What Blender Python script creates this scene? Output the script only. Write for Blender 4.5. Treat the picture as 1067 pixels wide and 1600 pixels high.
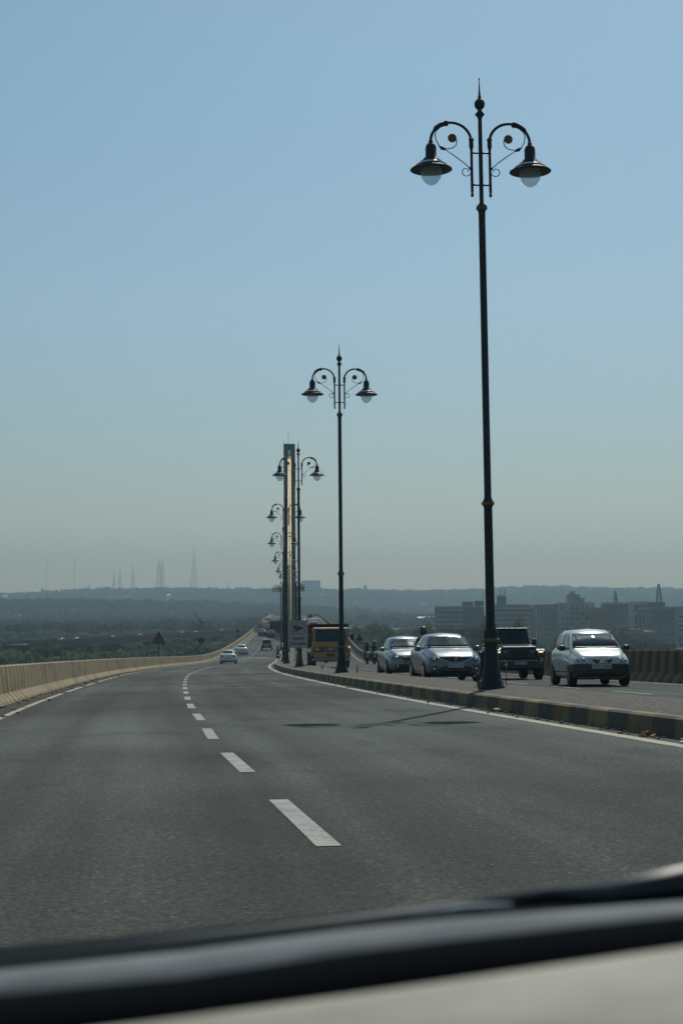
import bpy, bmesh, math, random
import numpy as np
from mathutils import Vector, Matrix
from mathutils.bvhtree import BVHTree

random.seed(7); rng = np.random.default_rng(7)
R = math.radians
for o in list(bpy.data.objects):
    bpy.data.objects.remove(o)
S = bpy.context.scene
COL = S.collection

# ------------------------------------------------------------------ camera
CAMZ = 1.15; F = 2400.0; PITCH = math.atan(155/2400); ROLL = R(-0.42)
cd = bpy.data.cameras.new('Camera'); cam = bpy.data.objects.new('Camera', cd); COL.objects.link(cam)
cd.sensor_fit = 'HORIZONTAL'; cd.sensor_width = 36; cd.lens = 36*F/1067
cd.clip_start = 0.05; cd.clip_end = 20000
cam.matrix_world = Matrix.Translation((0, 0, CAMZ)) @ Matrix.Rotation(R(90)+PITCH, 4, 'X') @ Matrix.Rotation(ROLL, 4, 'Z')
cd.dof.use_dof = True; cd.dof.focus_distance = 18; cd.dof.aperture_fstop = 10
S.camera = cam
CM = cam.matrix_world.copy()
def pix(u, v, D):
    """world point seen at pixel u,v of the 1067x1600 photo, D metres ahead"""
    d = CM.to_3x3() @ Vector(((u-533.5)/F, -(v-800)/F, -1))
    d *= D/d.y
    return Vector((d.x, d.y, d.z+CAMZ))

# ------------------------------------------------------------------ light
SUN_AZ = math.atan2(2.6, 9.4); SUN_EL = R(50.5)      # azimuth from +Y towards +X
w = bpy.data.worlds.new('World'); S.world = w; w.use_nodes = True
nt = w.node_tree
bg = nt.nodes['Background']
sky = nt.nodes.new('ShaderNodeTexSky'); sky.sky_type = 'NISHITA'; sky.sun_disc = False
sky.sun_elevation = SUN_EL; sky.sun_rotation = SUN_AZ
sky.air_density = 1.0; sky.dust_density = 0.6; sky.ozone_density = 1.0
tint = nt.nodes.new('ShaderNodeMix'); tint.data_type = 'RGBA'; tint.blend_type = 'MULTIPLY'; tint.inputs[0].default_value = 1; 
wtc = nt.nodes.new('ShaderNodeTexCoord'); wsx = nt.nodes.new('ShaderNodeSeparateXYZ'); wr_ = nt.nodes.new('ShaderNodeValToRGB')
nt.links.new(wtc.outputs['Generated'], wsx.inputs[0]); nt.links.new(wsx.outputs[2], wr_.inputs[0]); nt.links.new(wr_.outputs[0], tint.inputs[7])
for p_, c_ in ((0., (.665, .655, .63)), (.10, (.72, .76, .71)), (.20, (.85, .945, .88)), (.34, (.88, 1.06, .975))):
    e_ = wr_.color_ramp.elements[0] if p_ == 0. else wr_.color_ramp.elements.new(p_); e_.position = p_; e_.color = (*c_, 1)
wr_.color_ramp.elements[-1].color = (.88, 1.06, .975, 1)
nt.links.new(sky.outputs[0], tint.inputs[6]); nt.links.new(tint.outputs[2], bg.inputs[0]); bg.inputs[1].default_value = 0.086
sd = bpy.data.lights.new('Sun', 'SUN'); sun = bpy.data.objects.new('Sun', sd); COL.objects.link(sun)
sd.energy = 3.2; sd.angle = R(0.5); sd.color = (1.0, 0.97, 0.88)
sdir = Vector((math.sin(SUN_AZ)*math.cos(SUN_EL), math.cos(SUN_AZ)*math.cos(SUN_EL), math.sin(SUN_EL)))
sun.rotation_euler = sdir.to_track_quat('Z', 'Y').to_euler()
S.view_settings.view_transform = 'Standard'; S.view_settings.look = 'None'
S.view_settings.exposure = 0.0; S.view_settings.gamma = 1
S.cycles.use_denoising = True
S.cycles.volume_bounces = 1; S.cycles.max_bounces = 6
HAZE = 2.6e-4

# ------------------------------------------------------------------ materials
MATS = {}
def mat(name, col=(.5, .5, .5), rough=.6, metal=0., coat=0., var=0.12, scale=4., bump=0., spec=.5, emit=None, coord='Object', trans=0.):
    if name in MATS: return MATS[name]
    m = bpy.data.materials.new(name); m.use_nodes = True; n = m.node_tree.nodes; l = m.node_tree.links
    b = n['Principled BSDF']
    b.inputs['Roughness'].default_value = rough; b.inputs['Metallic'].default_value = metal
    b.inputs['Coat Weight'].default_value = coat; b.inputs['Coat Roughness'].default_value = .05
    b.inputs['Specular IOR Level'].default_value = spec
    b.inputs['Transmission Weight'].default_value = trans
    tc = n.new('ShaderNodeTexCoord'); no = n.new('ShaderNodeTexNoise'); no.inputs['Scale'].default_value = scale
    no.inputs['Detail'].default_value = 6
    l.new(tc.outputs[coord], no.inputs['Vector'])
    r = n.new('ShaderNodeValToRGB')
    c = Vector(col)
    r.color_ramp.elements[0].position = .3; r.color_ramp.elements[1].position = .7
    r.color_ramp.elements[0].color = (*(c*(1-var)), 1); r.color_ramp.elements[1].color = (*(c*(1+var)), 1)
    l.new(no.outputs[0], r.inputs[0]); l.new(r.outputs[0], b.inputs['Base Color'])
    if bump:
        bu = n.new('ShaderNodeBump'); bu.inputs['Strength'].default_value = bump; bu.inputs['Distance'].default_value = .02
        l.new(no.outputs[0], bu.inputs['Height']); l.new(bu.outputs[0], b.inputs['Normal'])
    if emit:
        b.inputs['Emission Color'].default_value = (*emit[:3], 1); b.inputs['Emission Strength'].default_value = emit[3]
    MATS[name] = m
    return m

class NT:
    """small helper to write node graphs"""
    def __init__(s, name):
        s.m = bpy.data.materials.new(name); s.m.use_nodes = True
        s.n = s.m.node_tree.nodes; s.l = s.m.node_tree.links; s.b = s.n['Principled BSDF']; MATS[name] = s.m
    def new(s, t, **kw):
        x = s.n.new(t)
        for k, v in kw.items(): setattr(x, k, v)
        return x
    def link(s, a, b): s.l.new(a, b)
    def noise(s, vec, scale, detail=5, rough=.6, mapping=None):
        if mapping:
            mp = s.new('ShaderNodeMapping'); mp.inputs['Scale'].default_value = mapping; s.link(vec, mp.inputs[0]); vec = mp.outputs[0]
        x = s.new('ShaderNodeTexNoise'); x.inputs['Scale'].default_value = scale; x.inputs['Detail'].default_value = detail
        x.inputs['Roughness'].default_value = rough; s.link(vec, x.inputs['Vector']); return x.outputs[0]
    def ramp(s, fac, stops):
        r = s.new('ShaderNodeValToRGB'); e = r.color_ramp.elements
        while len(e) < len(stops): e.new(.5)
        for k, (p, c) in enumerate(stops):
            e[k].position = p; e[k].color = (*c, 1) if len(c) == 3 else c
        s.link(fac, r.inputs[0]); return r.outputs[0]
    def mix(s, fac, a, b, mode='MIX'):
        x = s.new('ShaderNodeMix', data_type='RGBA', blend_type=mode)
        for sock, v in ((x.inputs[0], fac), (x.inputs[6], a), (x.inputs[7], b)):
            if hasattr(v, 'links'): s.link(v, sock)
            else: sock.default_value = v if not isinstance(v, tuple) else (*v, 1)
        return x.outputs[2]
    def math(s, op, a, b=0.):
        x = s.new('ShaderNodeMath', operation=op)
        for sock, v in ((x.inputs[0], a), (x.inputs[1], b)):
            if hasattr(v, 'links'): s.link(v, sock)
            else: sock.default_value = v
        return x.outputs[0]
    def bump(s, h, strength, dist):
        x = s.new('ShaderNodeBump'); x.inputs['Strength'].default_value = strength; x.inputs['Distance'].default_value = dist
        s.link(h, x.inputs['Height']); s.link(x.outputs[0], s.b.inputs['Normal'])

def asphalt():
    t = NT('asphalt'); uv = t.new('ShaderNodeUVMap').outputs[0]
    g1 = t.noise(uv, 42, 4, .85); g2 = t.noise(uv, 14, 4, .7)
    big = t.noise(uv, .22, 5, .55, (1, .35, 1)); streak = t.noise(uv, 1.0, 4, .5, (1.3, .02, 1))
    patch = t.noise(uv, .08, 3, .5, (1, 1, 1))
    c = t.ramp(big, [(.25, (.046, .0485, .0460)), (.75, (.086, .090, .0855))])
    c = t.mix(1., c, t.ramp(streak, [(.3, (.70, .70, .70)), (.7, (1.25, 1.25, 1.25))]), 'MULTIPLY')
    c = t.mix(1., c, t.ramp(patch, [(.42, (.74, .73, .72)), (.50, (1, 1, 1)), (.60, (1.12, 1.13, 1.12))]), 'MULTIPLY')
    sx0 = t.new('ShaderNodeSeparateXYZ'); t.link(uv, sx0.inputs[0])
    trk = t.math('SINE', t.math('MULTIPLY', sx0.outputs[0], 3.55))
    trk = t.math('MULTIPLY', trk, t.ramp(t.noise(uv, .3, 3, .5, (1, .15, 1)), [(.35, (.2, .2, .2)), (.65, (1, 1, 1))]))
    c = t.mix(1., c, t.ramp(t.math('ADD', t.math('MULTIPLY', trk, .5), .5), [(0, (.88, .88, .87)), (1, (1.10, 1.10, 1.09))]), 'MULTIPLY')
    c = t.mix(1., c, (1.07, 1.11, 1.045), 'MULTIPLY')
    vg = t.new('ShaderNodeTexVoronoi'); vg.inputs['Scale'].default_value = 48; vg.inputs['Randomness'].default_value = 1.; t.link(uv, vg.inputs['Vector'])
    cell = t.ramp(vg.outputs['Color'], [(.1, (.45, .45, .45)), (.55, (1, 1, 1)), (.85, (1.15, 1.15, 1.15)), (.93, (2.3, 2.3, 2.2))])
    c = t.mix(.7, c, cell, 'MULTIPLY')
    g1 = t.noise(uv, 30, 8, .9)
    grain = t.ramp(g1, [(.34, (.30, .30, .30)), (.47, (.85, .85, .85)), (.56, (1.35, 1.35, 1.33)), (.68, (2.6, 2.6, 2.5))])
    c = t.mix(.9, c, grain, 'MULTIPLY')
    c = t.mix(.6, c, t.ramp(g2, [(.3, (.65, .65, .65)), (.7, (1.35, 1.35, 1.35))]), 'MULTIPLY')
    spot = t.ramp(t.noise(uv, 1.1, 3, .5), [(.72, (1, 1, 1)), (.78, (.55, .55, .55))])
    c = t.mix(.8, c, spot, 'MULTIPLY')
    oil = t.noise(uv, .55, 3, .55, (1, .5, 1))
    c = t.mix(.75, c, t.ramp(oil, [(.36, (.72, .72, .71)), (.45, (1, 1, 1)), (.62, (1, 1, 1)), (.74, (1.14, 1.14, 1.12))]), 'MULTIPLY')
    # hairline cracks
    vo = t.new('ShaderNodeTexVoronoi', feature='DISTANCE_TO_EDGE'); vo.inputs['Scale'].default_value = .16
    wp = t.noise(uv, 1.2, 4, .6); mx = t.new('ShaderNodeVectorMath', operation='ADD'); t.link(uv, mx.inputs[0])
    cb = t.new('ShaderNodeCombineXYZ'); t.link(t.math('MULTIPLY', wp, 3.), cb.inputs[0]); t.link(t.math('MULTIPLY', wp, 2.), cb.inputs[1])
    t.link(cb.outputs[0], mx.inputs[1]); t.link(mx.outputs[0], vo.inputs['Vector'])
    cr = t.math('LESS_THAN', vo.outputs[0], .0016)
    crm = t.math('MULTIPLY', cr, t.math('GREATER_THAN', t.noise(uv, .12, 2), .58))
    c = t.mix(crm, c, (.018, .018, .018))
    # dirty shoulders (dust and grit beside the kerb and the barrier)
    sx = t.new('ShaderNodeSeparateXYZ'); t.link(uv, sx.inputs[0])
    j = t.math('MULTIPLY', t.noise(uv, 2.5, 5), .9)
    for edge, sgn in ((-10.15, -1), (7.2, 1)):
        dd = t.math('MULTIPLY', t.math('SUBTRACT', sx.outputs[0], edge), sgn)
        f = t.math('MINIMUM', t.math('MAXIMUM', t.math('MULTIPLY', t.math('ADD', dd, t.math('SUBTRACT', j, .45)), 3.), 0.), .8)
        c = t.mix(f, c, (.052, .046, .038))
    t.link(c, t.b.inputs['Base Color']); t.b.inputs['Roughness'].default_value = .92
    t.b.inputs['Specular IOR Level'].default_value = .15
    t.bump(g1, .5, .01)
    return t.m

def worn_paint(name, col, base=(.08, .08, .075), thr=.40):
    t = NT(name); uv = t.new('ShaderNodeTexCoord').outputs['Object']
    a = t.noise(uv, 26, 6, .8); b = t.noise(uv, 3, 4)
    f = t.ramp(t.math('ADD', t.math('MULTIPLY', a, .7), t.math('MULTIPLY', b, .3)), [(thr-.05, (0, 0, 0)), (thr+.04, (1, 1, 1))])
    c = t.mix(f, base, t.ramp(b, [(.3, tuple(.82*x for x in col)), (.7, col)]))
    t.link(c, t.b.inputs['Base Color']); t.b.inputs['Roughness'].default_value = .7
    return t.m

def striped(name, yellow, dark, period, duty=.5, dirt=.5, fade=.3):
    """painted hazard stripes along v, with grime and flaking; uv = (section length, arc length)"""
    t = NT(name); uv = t.new('ShaderNodeUVMap').outputs[0]
    sx = t.new('ShaderNodeSeparateXYZ'); t.link(uv, sx.inputs[0])
    wob = t.math('MULTIPLY', t.noise(uv, 2.2, 3), .22*period)
    v = t.math('FRACT', t.math('DIVIDE', t.math('ADD', sx.outputs[1], wob), period))
    m = t.ramp(v, [(duty-.04, (1, 1, 1)), (duty, (0, 0, 0)), (.97, (0, 0, 0)), (1., (1, 1, 1))])
    fl = t.noise(uv, 9, 6, .75); seg = t.noise(uv, .35, 3, .5, (.2, 1, 1))
    m = t.math('MULTIPLY', m, t.ramp(fl, [(.30, (.2, .2, .2)), (.46, (1, 1, 1))]))
    c = t.mix(m, t.ramp(seg, [(.3, dark), (.7, tuple(fade*y+(1-fade)*d for y, d in zip(yellow, dark)))]),
              t.ramp(seg, [(.3, yellow), (.7, tuple(.75*y for y in yellow))]))
    g = t.noise(uv, 1.3, 7, .75, (.7, 3, 1))
    c = t.mix(dirt, c, t.ramp(g, [(.33, (.32, .30, .27)), (.52, (.85, .84, .82)), (.68, (1.08, 1.06, 1.03))]), 'MULTIPLY')
    st = t.noise(uv, .9, 5, .6, (1, .35, 1)); drip = t.noise(uv, 3.0, 5, .7, (.15, 1.6, 1))
    c = t.mix(.9, c, t.ramp(st, [(.36, (.58, .56, .54)), (.50, (1, 1, 1)), (.7, (1.08, 1.07, 1.05))]), 'MULTIPLY')
    c = t.mix(.8, c, t.ramp(drip, [(.32, (.50, .48, .46)), (.42, (1, 1, 1))]), 'MULTIPLY')
    t.link(c, t.b.inputs['Base Color']); t.b.inputs['Roughness'].default_value = .8
    t.bump(fl, .4, .01)
    return t.m

def foliage(name, a, b, scale=.05, scale2=.6):
    t = NT(name); tc = t.new('ShaderNodeTexCoord').outputs['Object']
    n1 = t.noise(tc, scale, 4); n2 = t.noise(tc, scale2, 3)
    c = t.ramp(n1, [(.35, a), (.65, b)])
    c = t.mix(.6, c, t.ramp(n2, [(.3, (.55, .6, .55)), (.7, (1.5, 1.4, 1.2))]), 'MULTIPLY')
    t.link(c, t.b.inputs['Base Color']); t.b.inputs['Roughness'].default_value = .9
    t.b.inputs['Specular IOR Level'].default_value = .0
    tr_ = t.new('ShaderNodeBsdfTranslucent'); t.link(c, tr_.inputs[0]); ms = t.new('ShaderNodeMixShader'); ms.inputs[0].default_value = .45
    t.link(t.b.outputs[0], ms.inputs[1]); t.link(tr_.outputs[0], ms.inputs[2]); t.link(ms.outputs[0], t.n['Material Output'].inputs[0])
    return t.m

def paint(name, col, metal=.5, rough=.32):
    return mat(name, col, rough=rough, metal=metal, coat=.6, var=.04, scale=1.5)
M_ASPH = asphalt()
M_MARK = worn_paint('road_paint_white', (.27, .27, .235), thr=.455)
M_EDGE = worn_paint('road_paint_cream', (.34, .30, .20), thr=.46)
M_KERB = striped('kerb_stripes', (.24, .17, .055), (.052, .053, .05), 2.0, fade=.2, dirt=.9)
M_BARL = striped('barrier_stripes_pale', (.37, .265, .095), (.16, .14, .105), .95, fade=.25, dirt=.85)
M_BARR = striped('barrier_stripes_dark', (.24, .14, .03), (.045, .045, .045), .9, fade=.1, dirt=.6)
M_MEDI = mat('median_soil', (.074, .064, .048), .95, var=.75, scale=9, bump=1.)
M_CONC = mat('concrete', (.24, .235, .22), .85, var=.2, scale=.8, bump=.2)
M_POST = mat('dark_post_paint', (.015, .021, .024), .55, metal=.0, spec=.3, var=.3, scale=9, bump=.1)
M_GOLD = mat('dull_gold_paint', (.15, .095, .03), .5, metal=.4, var=.3, scale=20)
def globe_mat():
    t = NT('ribbed_globe_glass'); n = t.n; tr = t.new('ShaderNodeBsdfTranslucent'); tp = t.new('ShaderNodeBsdfTransparent'); a = t.new('ShaderNodeMixShader'); b_ = t.new('ShaderNodeMixShader')
    tc = t.new('ShaderNodeTexCoord').outputs['Object']
    t.link(t.ramp(t.noise(tc, 3, 2), [(.3, (.80, .85, .86)), (.7, (.92, .95, .95))]), tr.inputs[0]); t.b.inputs['Base Color'].default_value = (.5, .55, .56, 1); t.b.inputs['Roughness'].default_value = .12
    tp.inputs[0].default_value = (.85, .9, .92, 1); a.inputs[0].default_value = .74; t.link(tr.outputs[0], a.inputs[1]); t.link(tp.outputs[0], a.inputs[2])
    b_.inputs[0].default_value = .12; t.link(a.outputs[0], b_.inputs[1]); t.link(t.b.outputs[0], b_.inputs[2]); t.link(b_.outputs[0], n['Material Output'].inputs[0]); return t.m
M_GLOBE = globe_mat()
M_REFL = mat('pale_reflector', (.75, .75, .72), .4, var=.1)
M_GLASS = mat('dark_car_glass', (.016, .027, .030), .07, var=.6, scale=1.6, spec=.45)
M_GLASS.node_tree.nodes['Principled BSDF'].inputs['Specular Tint'].default_value = (.62, .85, 1., 1)
M_BLK = mat('black_plastic', (.018, .02, .022), .45, var=.25, scale=8)
M_TYRE = mat('tyre_rubber', (.015, .015, .016), .85, var=.2, scale=10)
M_RIM = mat('rim_alloy', (.30, .31, .32), .35, metal=.8, var=.1)
M_CHR = mat('chrome', (.6, .62, .63), .12, metal=1., var=.05)
M_LENS = mat('lamp_lens', (.58, .62, .64), .08, metal=.5, var=.35, scale=14, coat=.8)
M_LENSD = mat('smoked_lamp_lens', (.10, .12, .13), .1, metal=.5, var=.5, scale=14, coat=.8)
M_PLATE = mat('plate_white', (.45, .46, .45), .5, var=.08)
M_PLATEY = mat('plate_yellow', (.45, .27, .04), .5, var=.08)
M_INK = mat('plate_ink', (.03, .03, .03), .6, var=.1)
M_RED = mat('red_lens', (.28, .02, .015), .25, var=.2, coat=.6)
M_AMB = mat('amber_lens', (.75, .50, .16), .25, var=.1, coat=.5, emit=(1, .82, .5, 1.0))

# ------------------------------------------------------------------ mesh building
class MB:
    def __init__(s): s.v = []; s.f = []; s.uv = None; s.sm = []
    def add(s, vs, fs, smooth=False):
        k = len(s.v); s.v += [tuple(p) for p in vs]; s.f += [tuple(i+k for i in f) for f in fs]; s.sm += [smooth]*len(fs); return s
    def box(s, c, d, rz=0., taper=1., rx=0., ry=0.):
        x, y, z = d[0]/2, d[1]/2, d[2]/2; M = Matrix.Rotation(rz, 3, 'Z') @ Matrix.Rotation(rx, 3, 'X') @ Matrix.Rotation(ry, 3, 'Y'); c = Vector(c)
        vs = [c + M @ Vector((sx*x*(taper if sz > 0 else 1), sy*y*(taper if sz > 0 else 1), sz*z)) for sx in (-1, 1) for sy in (-1, 1) for sz in (-1, 1)]
        return s.add(vs, [(0, 1, 3, 2), (4, 6, 7, 5), (0, 4, 5, 1), (2, 3, 7, 6), (0, 2, 6, 4), (1, 5, 7, 3)])
    def lathe(s, prof, c=(0, 0, 0), n=20, axis='Z', rot=None):
        c = Vector(c); vs = []
        for r, h in prof:
            for k in range(n):
                a = 2*math.pi*k/n
                p = Vector((r*math.cos(a), r*math.sin(a), h))
                if axis == 'X': p = Vector((p.z, p.x, p.y))
                if axis == 'Y': p = Vector((p.x, p.z, p.y))
                if rot: p = rot @ p
                vs.append(c+p)
        fs = [(i*n+k, i*n+(k+1) % n, (i+1)*n+(k+1) % n, (i+1)*n+k) for i in range(len(prof)-1) for k in range(n)]
        fs += [tuple(range(n-1, -1, -1)), tuple(range((len(prof)-1)*n, len(prof)*n))]
        s.add(vs, fs, True); s.sm[-1] = s.sm[-2] = False
        return s
    def tube(s, path, r, n=8):
        path = [Vector(p) for p in path]; rs = r if isinstance(r, (list, tuple)) else [r]*len(path)
        vs = []; up = None
        for i, p in enumerate(path):
            t = (path[min(i+1, len(path)-1)] - path[max(i-1, 0)]).normalized()
            if up is None: up = t.orthogonal().normalized()
            up = (up - t*up.dot(t)).normalized(); sd_ = t.cross(up)
            for k in range(n):
                a = 2*math.pi*k/n; vs.append(p + (up*math.cos(a)+sd_*math.sin(a))*rs[i])
        fs = [(i*n+k, i*n+(k+1) % n, (i+1)*n+(k+1) % n, (i+1)*n+k) for i in range(len(path)-1) for k in range(n)]
        fs += [tuple(range(n-1, -1, -1)), tuple(range((len(path)-1)*n, len(path)*n))]
        return s.add(vs, fs, True)
    def prism(s, poly, y0, y1, axis='Y'):
        """polygon in the plane across the axis, extruded from y0 to y1"""
        n = len(poly); mk = {'Y': lambda a, b, t: (a, t, b), 'X': lambda a, b, t: (t, a, b), 'Z': lambda a, b, t: (a, b, t)}[axis]
        vs = [mk(a, b, y0) for a, b in poly] + [mk(a, b, y1) for a, b in poly]
        return s.add(vs, [tuple(range(n)), tuple(range(2*n-1, n-1, -1))] + [(i, (i+1) % n, n+(i+1) % n, n+i) for i in range(n)])
    def build(s, name, m, parent=None, xf=None, bevel=0., fix=True):
        me = bpy.data.meshes.new(name); me.from_pydata(s.v, [], s.f); me.materials.append(m)
        me.polygons.foreach_set('use_smooth', s.sm)
        if s.uv is not None:
            ul = me.uv_layers.new(name='UVMap')
            li = np.empty(len(me.loops), dtype=np.int32); me.loops.foreach_get('vertex_index', li)
            ul.data.foreach_set('uv', np.asarray(s.uv, dtype=np.float32)[li].ravel())
        if xf is not None: me.transform(xf)
        if fix:
            b = bmesh.new(); b.from_mesh(me); bmesh.ops.recalc_face_normals(b, faces=b.faces); b.to_mesh(me); b.free()
        return link(name, me, parent, bevel)
def link(name, me, parent=None, bevel=0.):
    o = bpy.data.objects.new(name, me); COL.objects.link(o)
    if parent: o.parent = parent
    if bevel:
        b = o.modifiers.new('Bevel', 'BEVEL'); b.width = bevel; b.segments = 2; b.limit_method = 'ANGLE'
    return o
def tag(o, label, cat, group=None, kind=None):
    if label: o['label'] = label
    if cat: o['category'] = cat
    if group: o['group'] = group
    if kind: o['kind'] = kind
    return o
def empty(name, loc=(0, 0, 0), rz=0., sc=1.):
    o = bpy.data.objects.new(name, None); COL.objects.link(o); o.location = loc; o.rotation_euler = (0, 0, rz)
    o.scale = (sc, sc, sc) if not isinstance(sc, tuple) else sc; o.empty_display_size = .3
    return o
def copy_tree(o, parent=None):
    c = o.copy(); COL.objects.link(c); c.parent = parent
    for ch in [x for x in bpy.data.objects if x.parent == o]: copy_tree(ch, c)
    return c
def text_mesh(txt, size, depth=.004):
    cu = bpy.data.curves.new('lettering', 'FONT'); cu.body = txt; cu.size = size; cu.extrude = depth; cu.align_x = 'CENTER'; cu.align_y = 'CENTER'
    cu.resolution_u = 3; cu.offset = size*.022; cu.space_character = 1.05
    o = bpy.data.objects.new('lettering', cu); COL.objects.link(o)
    bpy.context.view_layer.update()
    me = bpy.data.meshes.new_from_object(o.evaluated_get(bpy.context.evaluated_depsgraph_get()))
    bpy.data.objects.remove(o); return me
def lettering(txt, size, loc, parent, m=None, rz=0., name='lettering', rx=90.):
    me = text_mesh(txt, size); me.materials.clear(); me.materials.append(m or M_INK)
    me.transform(Matrix.Translation(loc) @ Matrix.Rotation(rz, 4, 'Z') @ Matrix.Rotation(R(rx), 4, 'X'))
    return link(name, me, parent)

# ------------------------------------------------------------------ the road line
CY = np.array([-60, -30, -10, 0, 10, 17, 23, 33.7, 39.7, 50.7, 66, 80, 96, 126, 156, 186, 216, 260, 350, 467, 600, 800, 1000])
CX = np.array([13.3, 11.0, 9.05, 7.9, 6.65, 5.74, 4.90, 3.50, 2.78, 1.58, 0, -1.32, -2.68, -4.6, -5.95, -6.9, -7.75, -9.0, -11.9, -15.8, -20.2, -27, -33.7])
ZY = np.array([-60, 0, 170, 185, 200, 215, 230, 245, 260, 280, 300, 340, 400, 467, 550, 645, 720, 800, 1000])
ZZ = np.array([1.6, 0, -4.61, -5.0, -5.3, -5.5, -5.6, -5.62, -5.55, -5.33, -5.05, -4.4, -3.75, -2.95, -1.95, -1.1, -.9, -1.3, -3.])
YD = np.arange(-60, 1000, 1.)
def smooth(a, k):
    ker = np.hanning(k); ker /= ker.sum(); p = np.pad(a, (k//2, k//2), mode='reflect', reflect_type='odd')
    return np.convolve(p, ker, 'valid')[:len(a)]
XD = smooth(np.interp(YD, CY, CX), 21); ZD = smooth(np.interp(YD, ZY, ZZ), 31)
TX = np.gradient(XD, YD); SD = np.concatenate([[0], np.cumsum(np.sqrt(1+TX[1:]**2))])
def P(y, off, dz=0.):
    """point on the bridge: y along, off metres right of the median's middle"""
    x = np.interp(y, YD, XD); z = np.interp(y, YD, ZD); t = np.interp(y, YD, TX); L = math.sqrt(1+t*t)
    e = min(.16, max(0., off*.08)) if off > 0 else 0.
    return Vector((x + off/L, y + off*t/L*-1, z + e + dz))
def heading(y): return math.atan(np.interp(y, YD, TX))     # minus this turns an object facing +Y along the road
def slope(y): return (np.interp(y+1, YD, ZD)-np.interp(y-1, YD, ZD))/2
def lw(y):  # distance from the median to the foot of the left barrier
    return float(np.interp(y, [0, 100, 160, 200, 260, 340, 1000], [11.1, 11.1, 10.8, 10.3, 9.9, 8.8, 8.6]))
def rw(y):  # the same to the right barrier
    return float(np.interp(y, [0, 60, 100, 134, 205, 300, 645], [7.6, 7.6, 7.9, 8.6, 9.8, 11.0, 11.4]))
def sweep(mb, ys, prof):
    """prof: list of (off, dz) or function y->list; writes uv = (length across, arc length)"""
    if mb.uv is None: mb.uv = []
    k = len(mb.v); rows = []
    for y in ys:
        pr = prof(y) if callable(prof) else prof
        s = float(np.interp(y, YD, SD)); u = 0; last = None
        for off, dz in pr:
            if last is not None: u += math.hypot(off-last[0], dz-last[1])
            last = (off, dz)
            mb.v.append(tuple(P(y, off, dz))); mb.uv.append((u if mb.flag else off, s))
        rows.append(len(pr))
    n = rows[0]
    for i in range(len(ys)-1):
        for j in range(n-1):
            a = k+i*n+j; mb.f.append((a, a+1, a+n+1, a+n)); mb.sm.append(False)
MB.flag = False
YS = list(np.arange(-60, 120, 2.)) + list(np.arange(120, 330, 3.)) + list(np.arange(330, 990, 8.))

b = MB(); sweep(b, YS, lambda y: [(-lw(y)-.5, 0), (-8, 0), (-5, 0), (-1.2, 0), (0, 0), (1.0, 0), (1.9, 0), (4, 0), (rw(y)+.3, 0)])
o = b.build('road', M_ASPH, fix=False); tag(o, 'grey asphalt bridge carriageways with white dashes curving left', None, kind='structure')
# median strip with painted kerbs
HW = .95; KH = .285
b = MB(); b.flag = True
b.sm = []
sweep(b, YS, [(-HW, -.02), (-HW+.03, KH-.03), (-HW+.07, KH), (-HW+.26, KH)])
sweep(b, YS, [(HW-.12, KH), (HW-.07, KH), (HW-.03, KH-.03), (HW, -.02)])
o = b.build('kerb', M_KERB, fix=False); tag(o, 'yellow and black painted kerb edging the raised median', None, kind='structure')
b = MB(); sweep(b, YS, [(-HW+.25, KH-.015), (-.4, KH+.02), (0, KH+.03), (.4, KH+.02), (HW-.11, KH+.003)])
o = b.build('median', M_MEDI, fix=False); tag(o, 'dusty raised median strip between the two carriageways', None, kind='structure')
# barriers
b = MB(); b.flag = True
sweep(b, YS, lambda y: [(-lw(y), 0), (-lw(y)-.03, .06), (-lw(y)-.20, .235), (-lw(y)-.27, .90), (-lw(y)-.32, .93), (-lw(y)-.50, .93), (-lw(y)-.52, .90), (-lw(y)-.56, -.9)])
o = b.build('concrete_barrier', M_BARL, fix=False); tag(o, 'long pale yellow striped concrete barrier along the left edge of the bridge', 'barrier')
for k, y in enumerate(list(np.arange(4.6, 150, 12.0))):
    b = MB(); vs = []
    for yy_ in (y, y+random.uniform(.04, .09)):
        vs += [P(yy_, -lw(yy_)+a_, c_) for a_, c_ in ((.005, 0), (-.025, .065), (-.195, .238), (-.265, .90), (-.315, .934), (-.50, .936))]
    b.add(vs, [(i, i+1, i+7, i+6) for i in range(5)]); b.build('joint', mat('joint_grime', (.09, .08, .06), .9), o)
b = MB(); b.flag = True
sweep(b, YS, lambda y: [(rw(y)+a, c) for a, c in ((0, 0), (.04, .08), (.22, .30), (.28, .96), (.30, 1.0), (.50, 1.0), (.52, .96), (.6, -.9))])
o = b.build('concrete_barrier', M_BARR, fix=False); tag(o, 'yellow and black striped concrete barrier behind the oncoming cars on the right', 'barrier')
# deck slab and piers below
b = MB(); sweep(b, YS[::2], lambda y: [(-lw(y)-.52, -.06), (-lw(y)-.52, -.7), (-5, -2.2), (4, -2.2), (rw(y)+.54, -.7), (rw(y)+.54, -.06)])
o = b.build('bridge_deck', M_CONC, fix=False); tag(o, 'concrete bridge deck carrying both carriageways and the street lamps', 'bridge')
for y in range(20, 960, 60):
    q = P(y, -1.5, -2.2); b = MB(); b.box((q.x, q.y, (q.z-21.5)/2), (3.2, 1.8, q.z+21.5), -heading(y)); b.build('pier', M_CONC, o)

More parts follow.
